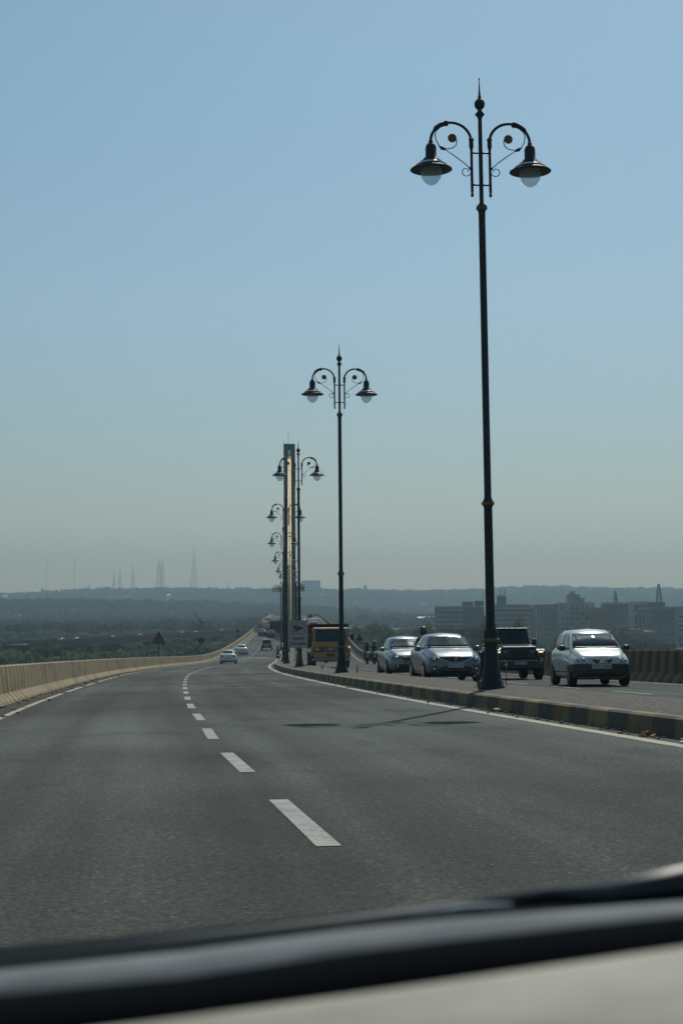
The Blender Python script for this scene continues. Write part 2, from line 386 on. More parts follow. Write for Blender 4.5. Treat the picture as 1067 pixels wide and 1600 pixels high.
# lane dashes and edge lines: one thin sheet each kind
def dash_sheet(name, off, segs, width, m, label):
    mb = MB()
    for y0, y1 in segs:
        ys = np.linspace(y0, y1, max(2, int((y1-y0)/2)+2)); n = len(ys)
        of = off if not callable(off) else None
        vs = []
        for y in ys:
            o_ = off(y) if callable(off) else off
            vs += [P(y, o_-width/2, .005), P(y, o_+width/2, .005)]
        mb.add(vs, [(2*i, 2*i+1, 2*i+3, 2*i+2) for i in range(n-1)])
    ob = mb.build(name, m, fix=False); tag(ob, label, None, kind='structure'); return ob
def y_of_s(s): return float(np.interp(s, SD, YD))
s0 = float(np.interp(10.3, YD, SD))
segs = [(y_of_s(s0+k*6.02), y_of_s(s0+k*6.02+3.05)) for k in range(-8, 110)]
dash_sheet('lane_line', lambda y: -6.72-float(np.interp(y, [9, 15, 21, 28, 45], [.01, .10, .16, .06, 0]))+float(np.interp(y, [90, 260], [0, 1.3])), segs, .155, M_MARK, 'white dashed lane line on the near carriageway')
segs = [(y_of_s(s0+k*6.0), y_of_s(s0+k*6.0+3.0)) for k in range(-8, 100)]
dash_sheet('lane_line', 3.5, segs, .13, M_MARK, 'white dashed lane line on the oncoming carriageway')
dash_sheet('edge_line', -HW-.44, [(-40, 900)], .23, M_EDGE, 'cream painted line beside the median kerb')
segs = []; yy = -20
while yy < 240:
    L_ = random.uniform(2., 9.); segs.append((yy, yy+L_)); yy += L_+random.choice([.25, .5, .9, 2.])
dash_sheet('edge_line', lambda y: -lw(y)+.62, segs+[(240, 900)], .15, M_EDGE, 'worn white line along the foot of the left barrier')
dash_sheet('edge_line', lambda y: rw(y)-.45, [(-40, 900)], .13, M_EDGE, 'pale line along the foot of the right barrier')
# expansion joints and tar patches
b = MB()
for y in (52, 79, 104, 131, 160, 190, 235, 300, 380):
    for k in range(8):
        xa = -11+k*1.25; jj = random.uniform(-.05, .05)
        b.add([P(y+jj, xa, .006), P(y+jj, xa+1.25, .006), P(y+jj+.10+.0016*y, xa+1.25, .006), P(y+jj+.10+.0016*y, xa, .006)], [(0, 1, 2, 3)]) if random.random() < .55 else 0
for (y, xa, l, wd) in ((55, -4., .7, 1.8), (80, -3.4, 1.2, 2.2), (222, -7.6, 7, 6.4), (140, -6, 2.2, 3)):
    n = 14; ring = [P(y+l*math.sin(2*math.pi*k/n)*random.uniform(.6, 1), xa+wd/2+wd/2*math.cos(2*math.pi*k/n)*random.uniform(.8, 1), .0045) for k in range(n)]
    b.add(ring, [tuple(range(n))])
o = b.build('tar_patch', mat('fresh_tar', (.028, .028, .028), .8, var=.3, scale=5), fix=False); tag(o, 'dark tar patches and joints across the asphalt', None, kind='structure')
# litter and grit by the kerb and barrier
b = MB()
for i in range(900):
    if i % 3: y = random.uniform(8, 120)**1.0; off = -HW-random.expovariate(9)-.02
    else: y = random.uniform(14, 150); off = -lw(y)+.05+random.expovariate(5)
    s_ = random.uniform(.01, .035); q = P(y, off, s_*.4)
    b.box(q, (s_*2, s_*1.4, s_), random.random()*3)
tag(b.build('roadside_grit', mat('grit', (.14, .12, .09), .95, var=.5, scale=3), fix=False), 'loose grit and dry leaves along the kerb and barrier foot', None, kind='stuff')
for k, (u_, off, y, c, lab) in enumerate(((0, -1.10, 21.0, (.5, .25, .12), 'crumpled orange and white wrapper lying by the kerb at right'), (0, -1.15, 19.3, (.55, .55, .55), 'crumpled white paper scrap beside the kerb nearest the right edge'), (0, -1.1, 29.8, (.35, .22, .1), 'brown scrap of card by the kerb left of the wrappers'))):
    b = MB(); q = P(y, off, .02)
    for j in range(5): b.box(q+Vector((random.uniform(-.06, .06), random.uniform(-.05, .05), .01*j)), (.12, .07, .015), random.random()*3, rx=random.uniform(-.5, .5))
    tag(b.build('litter', mat('litter%d' % k, c, .8, var=.4, scale=12)), lab, 'litter')
# dry weeds on the median
def weed(y, off, h, n, lab):
    b = MB(); q = P(y, off, KH)
    for k in range(n):
        a = random.uniform(0, 6.28); l = random.uniform(.5, 1)*h; d = Vector((math.cos(a), math.sin(a), 0))*random.uniform(.1, .5)*l
        b.tube([q, q+d*.4+Vector((0, 0, l*.6)), q+d+Vector((0, 0, l))], [.006, .005, .003], 4)
        for j in range(5):
            p_ = q+d*random.random()+Vector((0, 0, l*random.uniform(.3, 1))); a2 = random.random()*6.28; v_ = Vector((math.cos(a2), math.sin(a2), random.uniform(-.5, .8)))*.06
            sdv = Vector((-v_.y, v_.x, 0))*.35
            b.add([p_, p_+v_*.5+sdv, p_+v_, p_+v_*.5-sdv], [(0, 1, 2, 3)])
    tag(b.build('weed', mat('dry_weed', (.10, .09, .04), .8, var=.4, scale=7), fix=False), lab, 'weed')
weed(34.2, -.45, .45, 14, 'dry weed growing at the left of the nearest lamp base')
weed(35.8, .55, .95, 3, 'thin bent stalk right of the nearest lamp base')
weed(92, -.35, 1.0, 16, 'dry yellow weed clump on the median under the speed camera sign')
weed(63, .3, .4, 10, 'low dry weed beside the second lamp base')
weed(78, .1, .35, 12, 'flattened dry weed on the median in front of the truck')

# ------------------------------------------------------------------ street lamps
def rosette(b, c, r):
    b.lathe([(0.01, -.02), (r*.95, -.02), (r, 0), (r*.8, .02), (.01, .03)], c, 14, 'Y')
    for k in range(8):
        a = k*math.pi/4; b.lathe([(.01, -.03), (r*.2, -.01), (.01, .01)], (c[0]+r*.6*math.cos(a), c[1], c[2]+r*.6*math.sin(a)), 6, 'Y')
def arm_mesh(sx, detail=True):
    """strut, crossbars and arched arm with its leaf collars"""
    b = MB(); X = lambda v: sx*v
    b.tube([(X(.215), 0, 11.42), (X(.215), 0, 12.55)], .033, 8)
    b.lathe([(.005, -.12), (.03, -.1), (.04, -.06), (.02, -.02), (.035, 0), (.035, .03)], (X(.215), 0, 11.42), 8)
    b.lathe([(.035, -.13), (.055, -.05), (.05, .05), (.065, .12), (.03, .15)], (X(.215), 0, 12.55), 8)
    for z in (12.34, 11.59): b.tube([(0, 0, z), (X(.215), 0, z)], .022, 6)
    pts = []
    for k in range(25):
        a = math.pi*k/24; pts.append((X(.690-.475*math.cos(a)), 0, 12.60+.445*math.sin(a)))
    b.tube([(X(.215), 0, 12.5)]+pts, .034, 8)
    a0 = math.pi*.60; b.tube([(X(.690-.475*math.cos(a)), 0, 12.60+.445*math.sin(a)) for a in (a0, a0+.25, a0+.5, a0+.7)], [.065, .055, .06, .03], 8)
    b.lathe([(.03, -.06), (.07, -.03), (.07, .03), (.03, .06)], (X(.80), 0, 13.025), 8, 'X')
    b.lathe([(.03, -.1), (.06, -.06), (.045, -.02), (.06, .01), (.03, .04)], (X(1.165), 0, 12.58), 8)
    return b
def scroll_mesh(sx):
    b = MB(); X = lambda v: sx*v
    pts = [(1.03, 12.87), (1.06, 12.75), (1.04, 12.62), (.97, 12.50), (.86, 12.44), (.75, 12.43), (.65, 12.45), (.57, 12.52), (.55, 12.62), (.58, 12.69)]
    b.tube([(X(x), 0, z) for x, z in pts], .012, 6)
    b.tube([(X(.97), 0, 12.50), (X(.90), 0, 12.44), (X(.82), 0, 12.40)], [.02, .045, .015], 6)
    b.tube([(X(.84), 0, 12.42), (X(.62), 0, 12.27), (X(.40), 0, 12.11), (X(.28), 0, 12.0), (X(.26), 0, 11.96)], .012, 6)
    b.tube([(X(.26+.09*(1-t/9)*math.cos(t)+.09), 0, 11.90+.09*(1-t/11)*math.sin(t)) for t in [math.pi-.5*k for k in range(0, 16)]], .011, 6)
    b.lathe([(.03, -.03), (.05, 0), (.03, .03)], (X(.24), 0, 11.98), 8)
    return b
def lantern_parts(parent, sx, z0=0., x0=1.165, name_cap='lantern'):
    c = (sx*x0, 0, z0)
    b = MB(); b.lathe([(.02, 12.56), (.09, 12.53), (.125, 12.46), (.128, 12.22), (.17, 12.20), (.19, 12.15), (.255, 12.12), (.275, 12.06), (.40, 11.985), (.475, 11.945), (.485, 11.925), (.47, 11.915), (.25, 11.95), (.2, 11.97), (.02, 12.0)], c, 28)
    cap = b.build(name_cap, M_POST, parent)
    b = MB(); b.lathe([(.262, 12.09), (.290, 12.078), (.37, 12.026), (.31, 12.040)], c, 28); b.build('reflector_band', M_REFL, cap)
    b = MB(); b.lathe([(.01, 11.96), (.235, 11.955), (.252, 11.90), (.245, 11.82), (.21, 11.72), (.14, 11.625), (.06, 11.575), (.01, 11.56)], c, 28)
    b.build('globe', M_GLOBE, cap)
def make_lamp(double=True):
    r = empty('street_lamp')
    b = MB()
    b.lathe([(.30, 0), (.30, .06), (.275, .08), (.27, .16), (.245, .18), (.215, .32), (.185, .5), (.162, .7), (.15, .9), (.148, 1.02), (.165, 1.05), (.165, 1.20), (.155, 1.24), (.17, 1.30), (.13, 1.36), (.115, 1.44),
             (.102, 1.5), (.096, 4.12), (.13, 4.20), (.14, 4.24), (.10, 4.3), (.082, 4.36), (.078, 10.9), (.088, 10.98), (.125, 11.04), (.118, 11.10), (.07, 11.14), (.05, 11.18), (.046, 13.15), (.07, 13.2), (.115, 13.25), (.06, 13.32), (.045, 13.36), (.04, 13.40)], n=24)
    pole = b.build('pole', M_POST, r)
    for z, rr in ((1.105, .20), (4.215, .148), (11.045, .130)):
        b = MB(); b.lathe([(rr-.03, z-.05), (rr, z-.02), (rr, z+.02), (rr-.03, z+.05)], n=24); b.build('gold_ring', M_GOLD, pole)
    b = MB(); b.lathe([(.02, 13.36), (.07, 13.38), (.11, 13.43), (.122, 13.49), (.125, 13.5), (.11, 13.56), (.06, 13.61), (.03, 13.63), (.045, 13.66), (.03, 13.69), (.024, 13.75), (.008, 14.06), (.018, 14.08), (.018, 14.10), (.004, 14.12)], n=16)
    b.build('finial', M_POST, r)
    for sx in ((-1, 1) if double else (1,)):
        arm = arm_mesh(sx).build('arm', M_POST, r)
        sc = scroll_mesh(sx).build('scroll', M_POST, arm)
        b = MB(); rosette(b, (sx*.66, 0, 12.68), .105); b.build('rosette', M_GOLD, arm)
        lantern_parts(r, sx)
    return r
LY = [34.9, 65.6, 95.6, 125.6, 155.6, 185.6, 215.6, 245.6]
LL = ['nearest double street lamp, its flared base between the grey hatchback and the black off-roader',
      'second nearest double street lamp, standing in front of the yellow tipper truck',
      'third double street lamp, directly behind the speed camera sign',
      'fourth double street lamp, just left of the speed camera sign in front of the pylon',
      'fifth double street lamp, its left lantern below two larger ones at the pylon',
      'sixth double street lamp, small, lantern left of the lower pylon',
      'seventh double street lamp, smaller, lantern just above the tree line by the pylon',
      'eighth and farthest double street lamp on the median, at the end of the row']
lamp = make_lamp(True)
for i, y in enumerate(LY):
    o = lamp if i == 0 else copy_tree(lamp)
    q = P(y, 0, KH+.02); lean = [.0035, .001, .0005][i] if i < 3 else 0
    o.location = q; o.rotation_euler = (0, -lean, -heading(y)); o.scale = (1, 1, 1.0)
    o.rotation_euler[2] = -heading(y)
    tag(o, LL[i], 'street lamp', 'double street lamps along the median')
    if i == 0: o.rotation_euler[1] = -R(.44)
    if i == 1: o.location.x -= .09
    if i == 2: o.location.x -= .05
lamp1 = make_lamp(False)
first = True
far = ['nearest', 'second', 'third', 'fourth', 'fifth']
for i, y in enumerate((264, 305, 346, 388, 430)):
    for sx, side in ((-1, 'left'), (1, 'right')):
        o = lamp1 if first else copy_tree(lamp1); first = False
        o.location = P(y, sx*1.35, .0); o.rotation_euler = (0, 0, -heading(y) + (math.pi if sx < 0 else 0)); o.scale = (1.1, 1.1, .86)
        tag(o, '%s small single-arm lamp on the %s side of the pylon, arching outward' % (far[i], side), 'street lamp', 'single arm lamps beside the cable pylon')

# ------------------------------------------------------------------ pylon with stay cables
PY = 467.; pc = P(PY, 0)
t = empty('bridge_pylon', pc, -heading(PY)); tag(t, 'tall slender concrete cable pylon on the median with pale yellow stay cables', 'bridge pylon')
b = MB()
HT = 55.0
b.prism([(-1.75, -2.6), (-.42, -2.9), (-.42, -2.2), (.42, -2.2), (.42, -2.9), (1.75, -2.6), (1.75, 2.6), (-1.75, 2.6)], 0, HT, 'Z')
b.build('tower', mat('pylon_concrete', (.045, .047, .048), .85, var=.25, scale=.25), t, bevel=.05)
b = MB(); b.box((0, -2.5, HT-2.6), (1.0, .5, 1.3)); b.build('anchor_box', M_REFL, t)
b = MB(); b.tube([(-.3, 0, HT), (-.3, 0, HT+3.6)], .05, 6); b.lathe([(.03, HT), (.1, HT+.3), (.03, HT+.6)], (-.3, 0, 0), 8); b.build('antenna', M_BLK, t)
b = MB(); b.tube([(-1.7, 0, HT), (-1.7, 0, HT+.8)], .05, 6); b.lathe([(.02, -.15), (.15, 0), (.02, .15)], (-1.7, 0, HT+.8), 8); b.build('lightning_rod', M_BLK, t)
M_CAB = mat('cable_sheath_yellow', (.75, .58, .28), .5, var=.12, scale=.5)
for k in range(14):
    for sgn in (-1, 1):
        h = HT-3.2-k*2.35; yd = PY+sgn*(172-k*11.2); q = P(yd, 0, .3)-pc
        q = Matrix.Rotation(heading(PY), 3, 'Z') @ q
        b = MB(); 
        for xo in (-.27, .27): b = MB(); b.tube([(xo, sgn*2.0, h), (xo+q.x/2, (sgn*2.0+q.y)/2, (h+q.z)/2-.4), (xo+q.x, q.y, q.z)], .2, 8); b.build('stay_cable', M_CAB, t)

# ------------------------------------------------------------------ signs
def place(o, y, off, dz=0., face=0.): o.location = P(y, off, dz); o.rotation_euler = (0, 0, -heading(y)+face); return o
# speed camera board, clamped to the third lamp
c = pix(465.5, 991, 94.9)
t = empty('traffic_sign', c, R(1)); tag(t, 'grey speed cameras sign with camera pictogram, fixed to a lamp post beside the truck', 'sign')
SW, SH = .60, .835
b = MB(); b.box((0, 0, 0), (SW*2, .03, SH*2)); bd = b.build('panel', mat('sign_face_grey', (.36, .33, .31), .6, var=.08, scale=3), t)
def ring(w_, h_, tk, cz, y=-.018, n=5, rad=.1):
    b = MB(); path = []
    for cx, cz2, a0 in ((w_-rad, h_-rad, 0), (-w_+rad, h_-rad, 90), (-w_+rad, -h_+rad, 180), (w_-rad, -h_+rad, 270)):
        for k in range(n+1):
            a = R(a0+90*k/n); path.append((cx+rad*math.cos(a), cz2+rad*math.sin(a)))
    n_ = len(path); o_ = []
    for x, z in path: o_.append((x, y, z+cz))
    for x, z in path: o_.append((x*(1-tk/w_), y, z*(1-tk/h_)+cz))
    b.add(o_, [(i, (i+1) % n_, n_+(i+1) % n_, n_+i) for i in range(n_)]); return b
ring(SW-.18, .36, .03, .36).build('border', M_INK, t)
ring(SW-.012, SH-.012, .018, 0, y=-.017).build('rim', mat('sign_rim', (.30, .24, .14), .6), t)
b = MB(); b.box((-.14, -.020, .37), (.30, .006, .40)); b.prism([(.01, .30), (.12, .22), (.12, .52), (.01, .44)], -.024, -.018); b.box((.19, -.020, .37), (.14, .006, .16)); b.prism([(.25, .33), (.30, .30), (.30, .44), (.25, .41)], -.024, -.018)
b.build('pictogram', M_INK, t)
b = MB(); b.lathe([(.06, -.026), (.06, -.022)], (-.17, 0, .28), 12, 'Y'); b.lathe([(.05, -.026), (.05, -.022)], (-.07, 0, .46), 12, 'Y'); b.build('pictogram_reel', mat('sign_face_grey'), t)
lettering('Speed', .27, (0, -.018, -.26), t); lettering('Cameras', .27, (0, -.018, -.58), t)
b = MB(); b.tube([(0, .05, .3), (0, .6, .3)], .02, 6); b.tube([(0, .05, -.3), (0, .6, -.3)], .02, 6); b.build('bracket', M_POST, t)
def road_sign(u, v, y, side, shape, size, lab, facecol, bent=0., rim=None):
    off = (-lw(y)-.62) if side < 0 else rw(y)+.65
    base = P(y, off, .4); head = pix(u, v, y)
    t = empty('road_sign', base); tag(t, lab, 'sign')
    h = head-base
    b = MB(); b.tube([(0, 0, -.6), (0, 0, .55), (h.x*.45+bent*.2, 0, h.z*.5), (h.x, 0, h.z-size*.6), (h.x, 0, h.z)], .045, 6); b.build('post', mat('rusty_post', (.05, .04, .035), .8), t)
    m = mat('signface_'+facecol[0], facecol[1], .6, var=.2, scale=3)
    b = MB()
    if shape == 'tri':
        pl = lambda s, y0, y1: b.prism([(h.x-s*.58, h.z-s*.45), (h.x+s*.58, h.z-s*.45), (h.x, h.z+s*.55)], y0, y1)
        pl(size, -.07, -.05); b.build('rim', mat('signred', (.16, .045, .035), .6), t)
        b = MB(); pl(size*.66, -.078, -.072); b.build('panel', m, t)
        b = MB()
        for sx in (-1, 1): b.tube([(h.x+sx*size*.10, -.085, h.z-size*.22), (h.x+sx*size*.06, -.085, h.z), (h.x+sx*size*.10, -.085, h.z+size*.08)], .022, 4)
        b.build('symbol', M_INK, t)
    else:
        b.lathe([(size*.5, -.07), (size*.5, -.045)], (h.x, 0, h.z), 20, 'Y'); b.build('panel', m, t)
        b = MB(); b.lathe([(size*.40, -.078), (size*.40, -.073)], (h.x, 0, h.z), 20, 'Y'); b.build('symbol', mat('signface_inner'+facecol[0], rim or (.03, .03, .03), .6), t)
    return t
road_sign(249, 997, 141, -1, 'tri', 1.15, 'triangular red-bordered warning sign on a bent post beyond the left barrier', ('cream', (.13, .10, .075)))
road_sign(315, 1001, 178, -1, 'round', .75, 'faded round sign on a leaning rusty post by the left barrier', ('rust', (.07, .06, .045)), rim=(.05, .06, .045))
road_sign(371.5, 986, 300, -1, 'round', .62, 'small dark round sign on the left barrier of the rising bridge', ('black', (.03, .03, .035)))
road_sign(416, 960.5, 560, -1, 'round', .65, 'tiny round sign at the left of the bridge crest', ('black', (.03, .03, .035)))
road_sign(492, 961, 560, 1, 'round', .65, 'tiny round sign at the right of the bridge crest', ('black', (.03, .03, .035)))
road_sign(561.5, 997, 135, 1, 'tri', .62, 'dark triangular sign beyond the right barrier behind the motorcycles', ('dark', (.03, .035, .03)))
# ------------------------------------------------------------------ vehicles
VS = 1.08
def loft(keys, L, bow=.16, bowr=.08):
    ks = np.array(keys, float); ys = sorted(set([round(k, 3) for k in ks[:, 0]] + list(np.round(np.arange(.15, L, .15), 3))))
    W = ks[:, 4].max(); mb = MB(); rings = []
    def ringpts(y):
        zb, zl, zt, w_, wb, wc, wr = [float(np.interp(y, ks[:, 0], ks[:, j])) for j in range(1, 8)]
        return [(0, zb), (w_*.80, zb), (w_*.94, zb+.05), (w_*.985, zb+.3*(zl-zb)), (w_, zb+.6*(zl-zb)), (w_*.985, zl-.08*(zl-zb)-.02), (wb, zl),
                (wc, zl+.12*(zt-zl)), ((wc+wr)/2+.012, zl+.5*(zt-zl)), (wr+.01, zl+.86*(zt-zl)), (wr*.90, zl+.955*(zt-zl)), (wr*.45, zt-.004), (0, zt+.014)]
    def yy(x, y):
        f = max(0, 1-y/.9); g = max(0, 1-(L-y)/.9)
        return y + bow*f*(abs(x)/W)**2.2 - bowr*g*(abs(x)/W)**2.2 - L/2
    for y in ys:
        pr = ringpts(y); full = pr + [(-x, z) for x, z in pr[-2:0:-1]]
        rings.append([(x, yy(x, y), z) for x, z in full])
    n = len(rings[0]); vs = [p for r_ in rings for p in r_]
    mb.add(vs, [(i*n+k, i*n+(k+1) % n, (i+1)*n+(k+1) % n, (i+1)*n+k) for i in range(len(rings)-1) for k in range(n)], True)
    for y in (ys[0], ys[-1]):
        pr = ringpts(y)[1:12]; cs = np.linspace(-1, 1, 11); vs = [(c*x, yy(c*x, y), z) for x, z in pr for c in cs]
        mb.add(vs, [(i*11+j, i*11+j+1, (i+1)*11+j+1, (i+1)*11+j) for i in range(10) for j in range(10)], True)
    return mb
def body_obj(mb, name, m, parent):
    me = bpy.data.meshes.new(name); me.from_pydata(mb.v, [], mb.f); me.materials.append(m)
    b = bmesh.new(); b.from_mesh(me); bmesh.ops.remove_doubles(b, verts=b.verts, dist=.0005); bmesh.ops.recalc_face_normals(b, faces=b.faces)
    for f in b.faces: f.smooth = True
    b.to_mesh(me); bv = BVHTree.FromBMesh(b); b.free()
    return link(name, me, parent), bv
def patch(bv, poly, axis, name, m, parent, off=.006, h=.06, sgn=1, th=.012):
    """polygon laid onto the body: axis 'F' front (x,z), 'R' rear (x,z), 'S' side (y,z)"""
    b = bmesh.new(); f = b.faces.new([b.verts.new((p[0], p[1], 0)) for p in poly])
    lo = [min(p[k] for p in poly) for k in (0, 1)]; hi = [max(p[k] for p in poly) for k in (0, 1)]
    for ax in (0, 1):
        c = lo[ax]+h
        while c < hi[ax]-.01:
            nrm = (1, 0, 0) if ax == 0 else (0, 1, 0); co = (c, 0, 0) if ax == 0 else (0, c, 0)
            bmesh.ops.bisect_plane(b, geom=b.verts[:]+b.edges[:]+b.faces[:], plane_co=co, plane_no=nrm); c += h
    kill = []
    for v in b.verts:
        a, z = v.co.x, v.co.y
        if axis == 'F': o_, d_ = Vector((a, -6, z)), Vector((0, 1, 0))
        elif axis == 'R': o_, d_ = Vector((a, 6, z)), Vector((0, -1, 0))
        else: o_, d_ = Vector((sgn*4, a, z)), Vector((-sgn, 0, 0))
        hit = bv.ray_cast(o_, d_)
        if hit[0] is None: kill.append(v); continue
        nn = hit[1] if hit[1].dot(d_) < 0 else -hit[1]
        v.co = hit[0] + nn*off
    bmesh.ops.delete(b, geom=kill, context='VERTS')
    if not b.faces: b.free(); return None
    bmesh.ops.recalc_face_normals(b, faces=b.faces)
    fr = b.faces[0]; fr.normal_update()
    want = {'F': Vector((0, -1, .2)), 'R': Vector((0, 1, .2)), 'S': Vector((sgn, 0, 0))}[axis]
    if sum(f_.normal.dot(want) for f_ in b.faces) < 0: bmesh.ops.reverse_faces(b, faces=b.faces)
    for f_ in b.faces: f_.smooth = True
    top = b.faces[:]
    r_ = bmesh.ops.extrude_face_region(b, geom=top); vs = [g for g in r_['geom'] if isinstance(g, bmesh.types.BMVert)]
    # the copied shell goes inward: normals kept on the outside
    for v in vs: v.co -= want.normalized()*th
    for g in r_['geom']:
        if isinstance(g, bmesh.types.BMFace): g.smooth = False
    bmesh.ops.recalc_face_normals(b, faces=b.faces)
    me = bpy.data.meshes.new(name); b.to_mesh(me); b.free(); me.materials.append(m)
    return link(name, me, parent)
def sym(poly): return poly + [(-x, z) for x, z in reversed(poly)]
def mir(poly): return [(-x, z) for x, z in poly]
def circ(cx, cz, r, n=18, a0=0., a1=360.): return [(cx+r*math.cos(R(a0+(a1-a0)*k/n)), cz+r*math.sin(R(a0+(a1-a0)*k/n))) for k in range(n)]
def wheel(parent, x, y, r, wd=.19, rim=M_RIM, sp=5):
    s = 1 if x > 0 else -1
    t = MB(); t.lathe([(r*.60, -wd/2), (r*.93, -wd/2), (r, -wd/2+.03), (r, wd/2-.03), (r*.93, wd/2), (r*.60, wd/2)], (x, y, r), 28, 'X'); tyre = t.build('wheel', M_TYRE, parent)
    t = MB(); xo = x+s*(wd/2-.012)
    t.lathe([(r*.52, -.03*1), (r*.64, -.02), (r*.64, .012), (r*.55, .016), (r*.52, .0)], (xo, y, r), 24, 'X')
    t.lathe([(.03, -.02), (r*.17, -.02), (r*.17, .02), (.03, .025)], (xo, y, r), 12, 'X')
    for k in range(sp):
        a = 2*math.pi*k/sp+.3; c_, s_ = math.cos(a), math.sin(a)
        t.tube([(xo, y+c_*r*.12, r+s_*r*.12), (xo, y+c_*r*.6, r+s_*r*.6)], [.035, .028], 5)
    t.build('rim', rim, tyre)
    t = MB(); t.lathe([(.02, -.02), (r*.56, -.02), (r*.56, -.01), (.02, -.01)], (xo-s*.03, y, r), 20, 'X'); t.build('brake_disc', M_BLK, tyre)
def mirror(parent, x, y, z, m):
    s = 1 if x > 0 else -1
    b = MB(); b.lathe([(.03, -.10), (.075, -.07), (.085, 0), (.075, .07), (.03, .10)], (x+s*.11, y, z), 12, 'X'); b.tube([(x, y, z-.03), (x+s*.05, y, z-.02)], .025, 6)
    o = b.build('wing_mirror', m, parent)
    b = MB(); b.lathe([(.01, .0), (.065, .0), (.06, .012), (.01, .014)], (x+s*.11, y+.075, z), 12, 'Y'); b.build('mirror_glass', M_GLASS, o)
def plate(parent, x, y, z, txt, m, w_=.5, h_=.12, rz=0., back=False):
    b = MB(); b.box((x, y, z), (w_, .015, h_), rz); p = b.build('number_plate', m, parent)
    if txt:
        s = 1 if back else -1; mm = Matrix.Rotation(rz, 3, 'Z') @ Vector((0, s*.0085, 0))
        lettering(txt, .085, Vector((x, y, z))+mm, p, rz=rz+(math.pi if back else 0))
def put(t, zs, y, off_or_none, lab, cat, group=None, face=1, yaw=0., dz=0.005, sc=VS, wheel_y=0.):
    """stands a vehicle on the carriageway at road station y; face=1 towards the camera"""
    off = off_or_none
    q = P(y, off, dz); a = -heading(y)+yaw; t.location = q; sl = math.atan(slope(y))
    t.rotation_euler = (sl if face == 1 else -sl, 0, a+(0 if face == 1 else math.pi)); t.scale = (sc, sc, sc*(zs or 1))
    tag(t, lab, cat, group)
def off_for(u, y):     # lateral offset that puts station y at photo column u
    lo, hi = -14., 16.
    for _ in range(40):
        md = (lo+hi)/2; q = CM.inverted() @ P(y, md, .6)
        if 533.5 + F*q.x/-q.z < u: lo = md
        else: hi = md
    return md

def car(name, sp):
    t = empty(name); L = sp['L']; pm = sp['paint']; kl = loft(sp['keys'], L, sp.get('bow', .16), sp.get('bowr', .1))
    body, bv = body_obj(kl, 'body', pm, t)
    g = M_GLASS; r = sp['wr']
    for s in (-1, 1):
        for yw in sp['axles']:
            patch(bv, circ(yw-L/2, r, r+.065), 'S', 'wheel_arch', M_BLK, body, .004, .08, s)
            wheel(t, s*(sp['tw']), yw-L/2, r, .19, sp.get('rim', M_RIM))
        for k, w_ in enumerate(sp['side']): patch(bv, [(y-L/2, z) for y, z in w_], 'S', 'side_window', g, t, .005, .08, s)
        if 'mirror' in sp:
            mx, my, mz = sp['mirror']; mirror(t, s*mx, my-L/2, mz, sp.get('mirrorm', pm))
        for dl in sp.get('seams', []): patch(bv, [(dl-L/2, .34), (dl-L/2+.012, .34), (dl-L/2+.012, .88), (dl-L/2, .88)], 'S', 'door_seam', M_BLK, t, .002, .1, s, .004)
        for hy in sp.get('handles', []):
            b = MB(); b.box((s*(sp['hx']), hy-L/2, sp['hz']), (.03, .17, .03)); b.build('door_handle', pm, t, bevel=.008)
        if 'sill' in sp: patch(bv, [(y-L/2, z) for y, z in sp['sill']], 'S', 'sill', sp.get('sillm', M_BLK), t, .006, .1, s)
    patch(bv, sym(sp['ws']), 'F', 'windscreen', g, t, .006, .06)
    patch(bv, sym(sp['rs']), 'R', 'rear_window', g, t, .006, .08)
    if sp.get('wiper', 1):
        zz = sp['ws'][0][1]
        patch(bv, sym([(sp['ws'][0][0], zz-.035), (sp['ws'][0][0], zz-.004)]), 'F', 'wiper_cowl', M_BLK, t, .012, .08)
    for (nm, m, poly, both, ax, off) in sp['decals']:
        for q in ([poly, mir(poly)] if both else [poly]): patch(bv, q, ax, nm, m, t, off, .05)
    # underbody
    b = MB(); b.box((0, 0, sp['ub']+.05), (sp['tw']*1.7, L*.9, .12)); b.build('underbody', M_BLK, t)
    return t, bv

# grey-silver hatchback with a broad V grille
Kb = [(0, .36, .58, .62, .66, .60, .55, .45), (.03, .25, .66, .72, .74, .68, .62, .50), (.12, .20, .72, .80, .80, .74, .68, .56), (.30, .19, .77, .88, .845, .79, .72, .60),
      (.60, .19, .83, .95, .868, .82, .75, .63), (.98, .19, .88, 1.01, .872, .835, .77, .68), (1.08, .19, .89, 1.04, .872, .835, .77, .68), (1.42, .19, .91, 1.255, .872, .838, .765, .63), (1.71, .19, .93, 1.440, .872, .84, .76, .565), (2.35, .19, .95, 1.505, .872, .84, .76, .55),
      (3.0, .19, .98, 1.49, .872, .84, .75, .54), (3.55, .20, 1.0, 1.36, .865, .82, .72, .52), (3.84, .25, .98, 1.03, .82, .78, .68, .5), (3.95, .32, .9, .93, .78, .72, .64, .5), (3.99, .42, .78, .82, .70, .64, .58, .5)]
Pb = paint('paint_grey_silver', (.135, .15, .17), .8, .36)
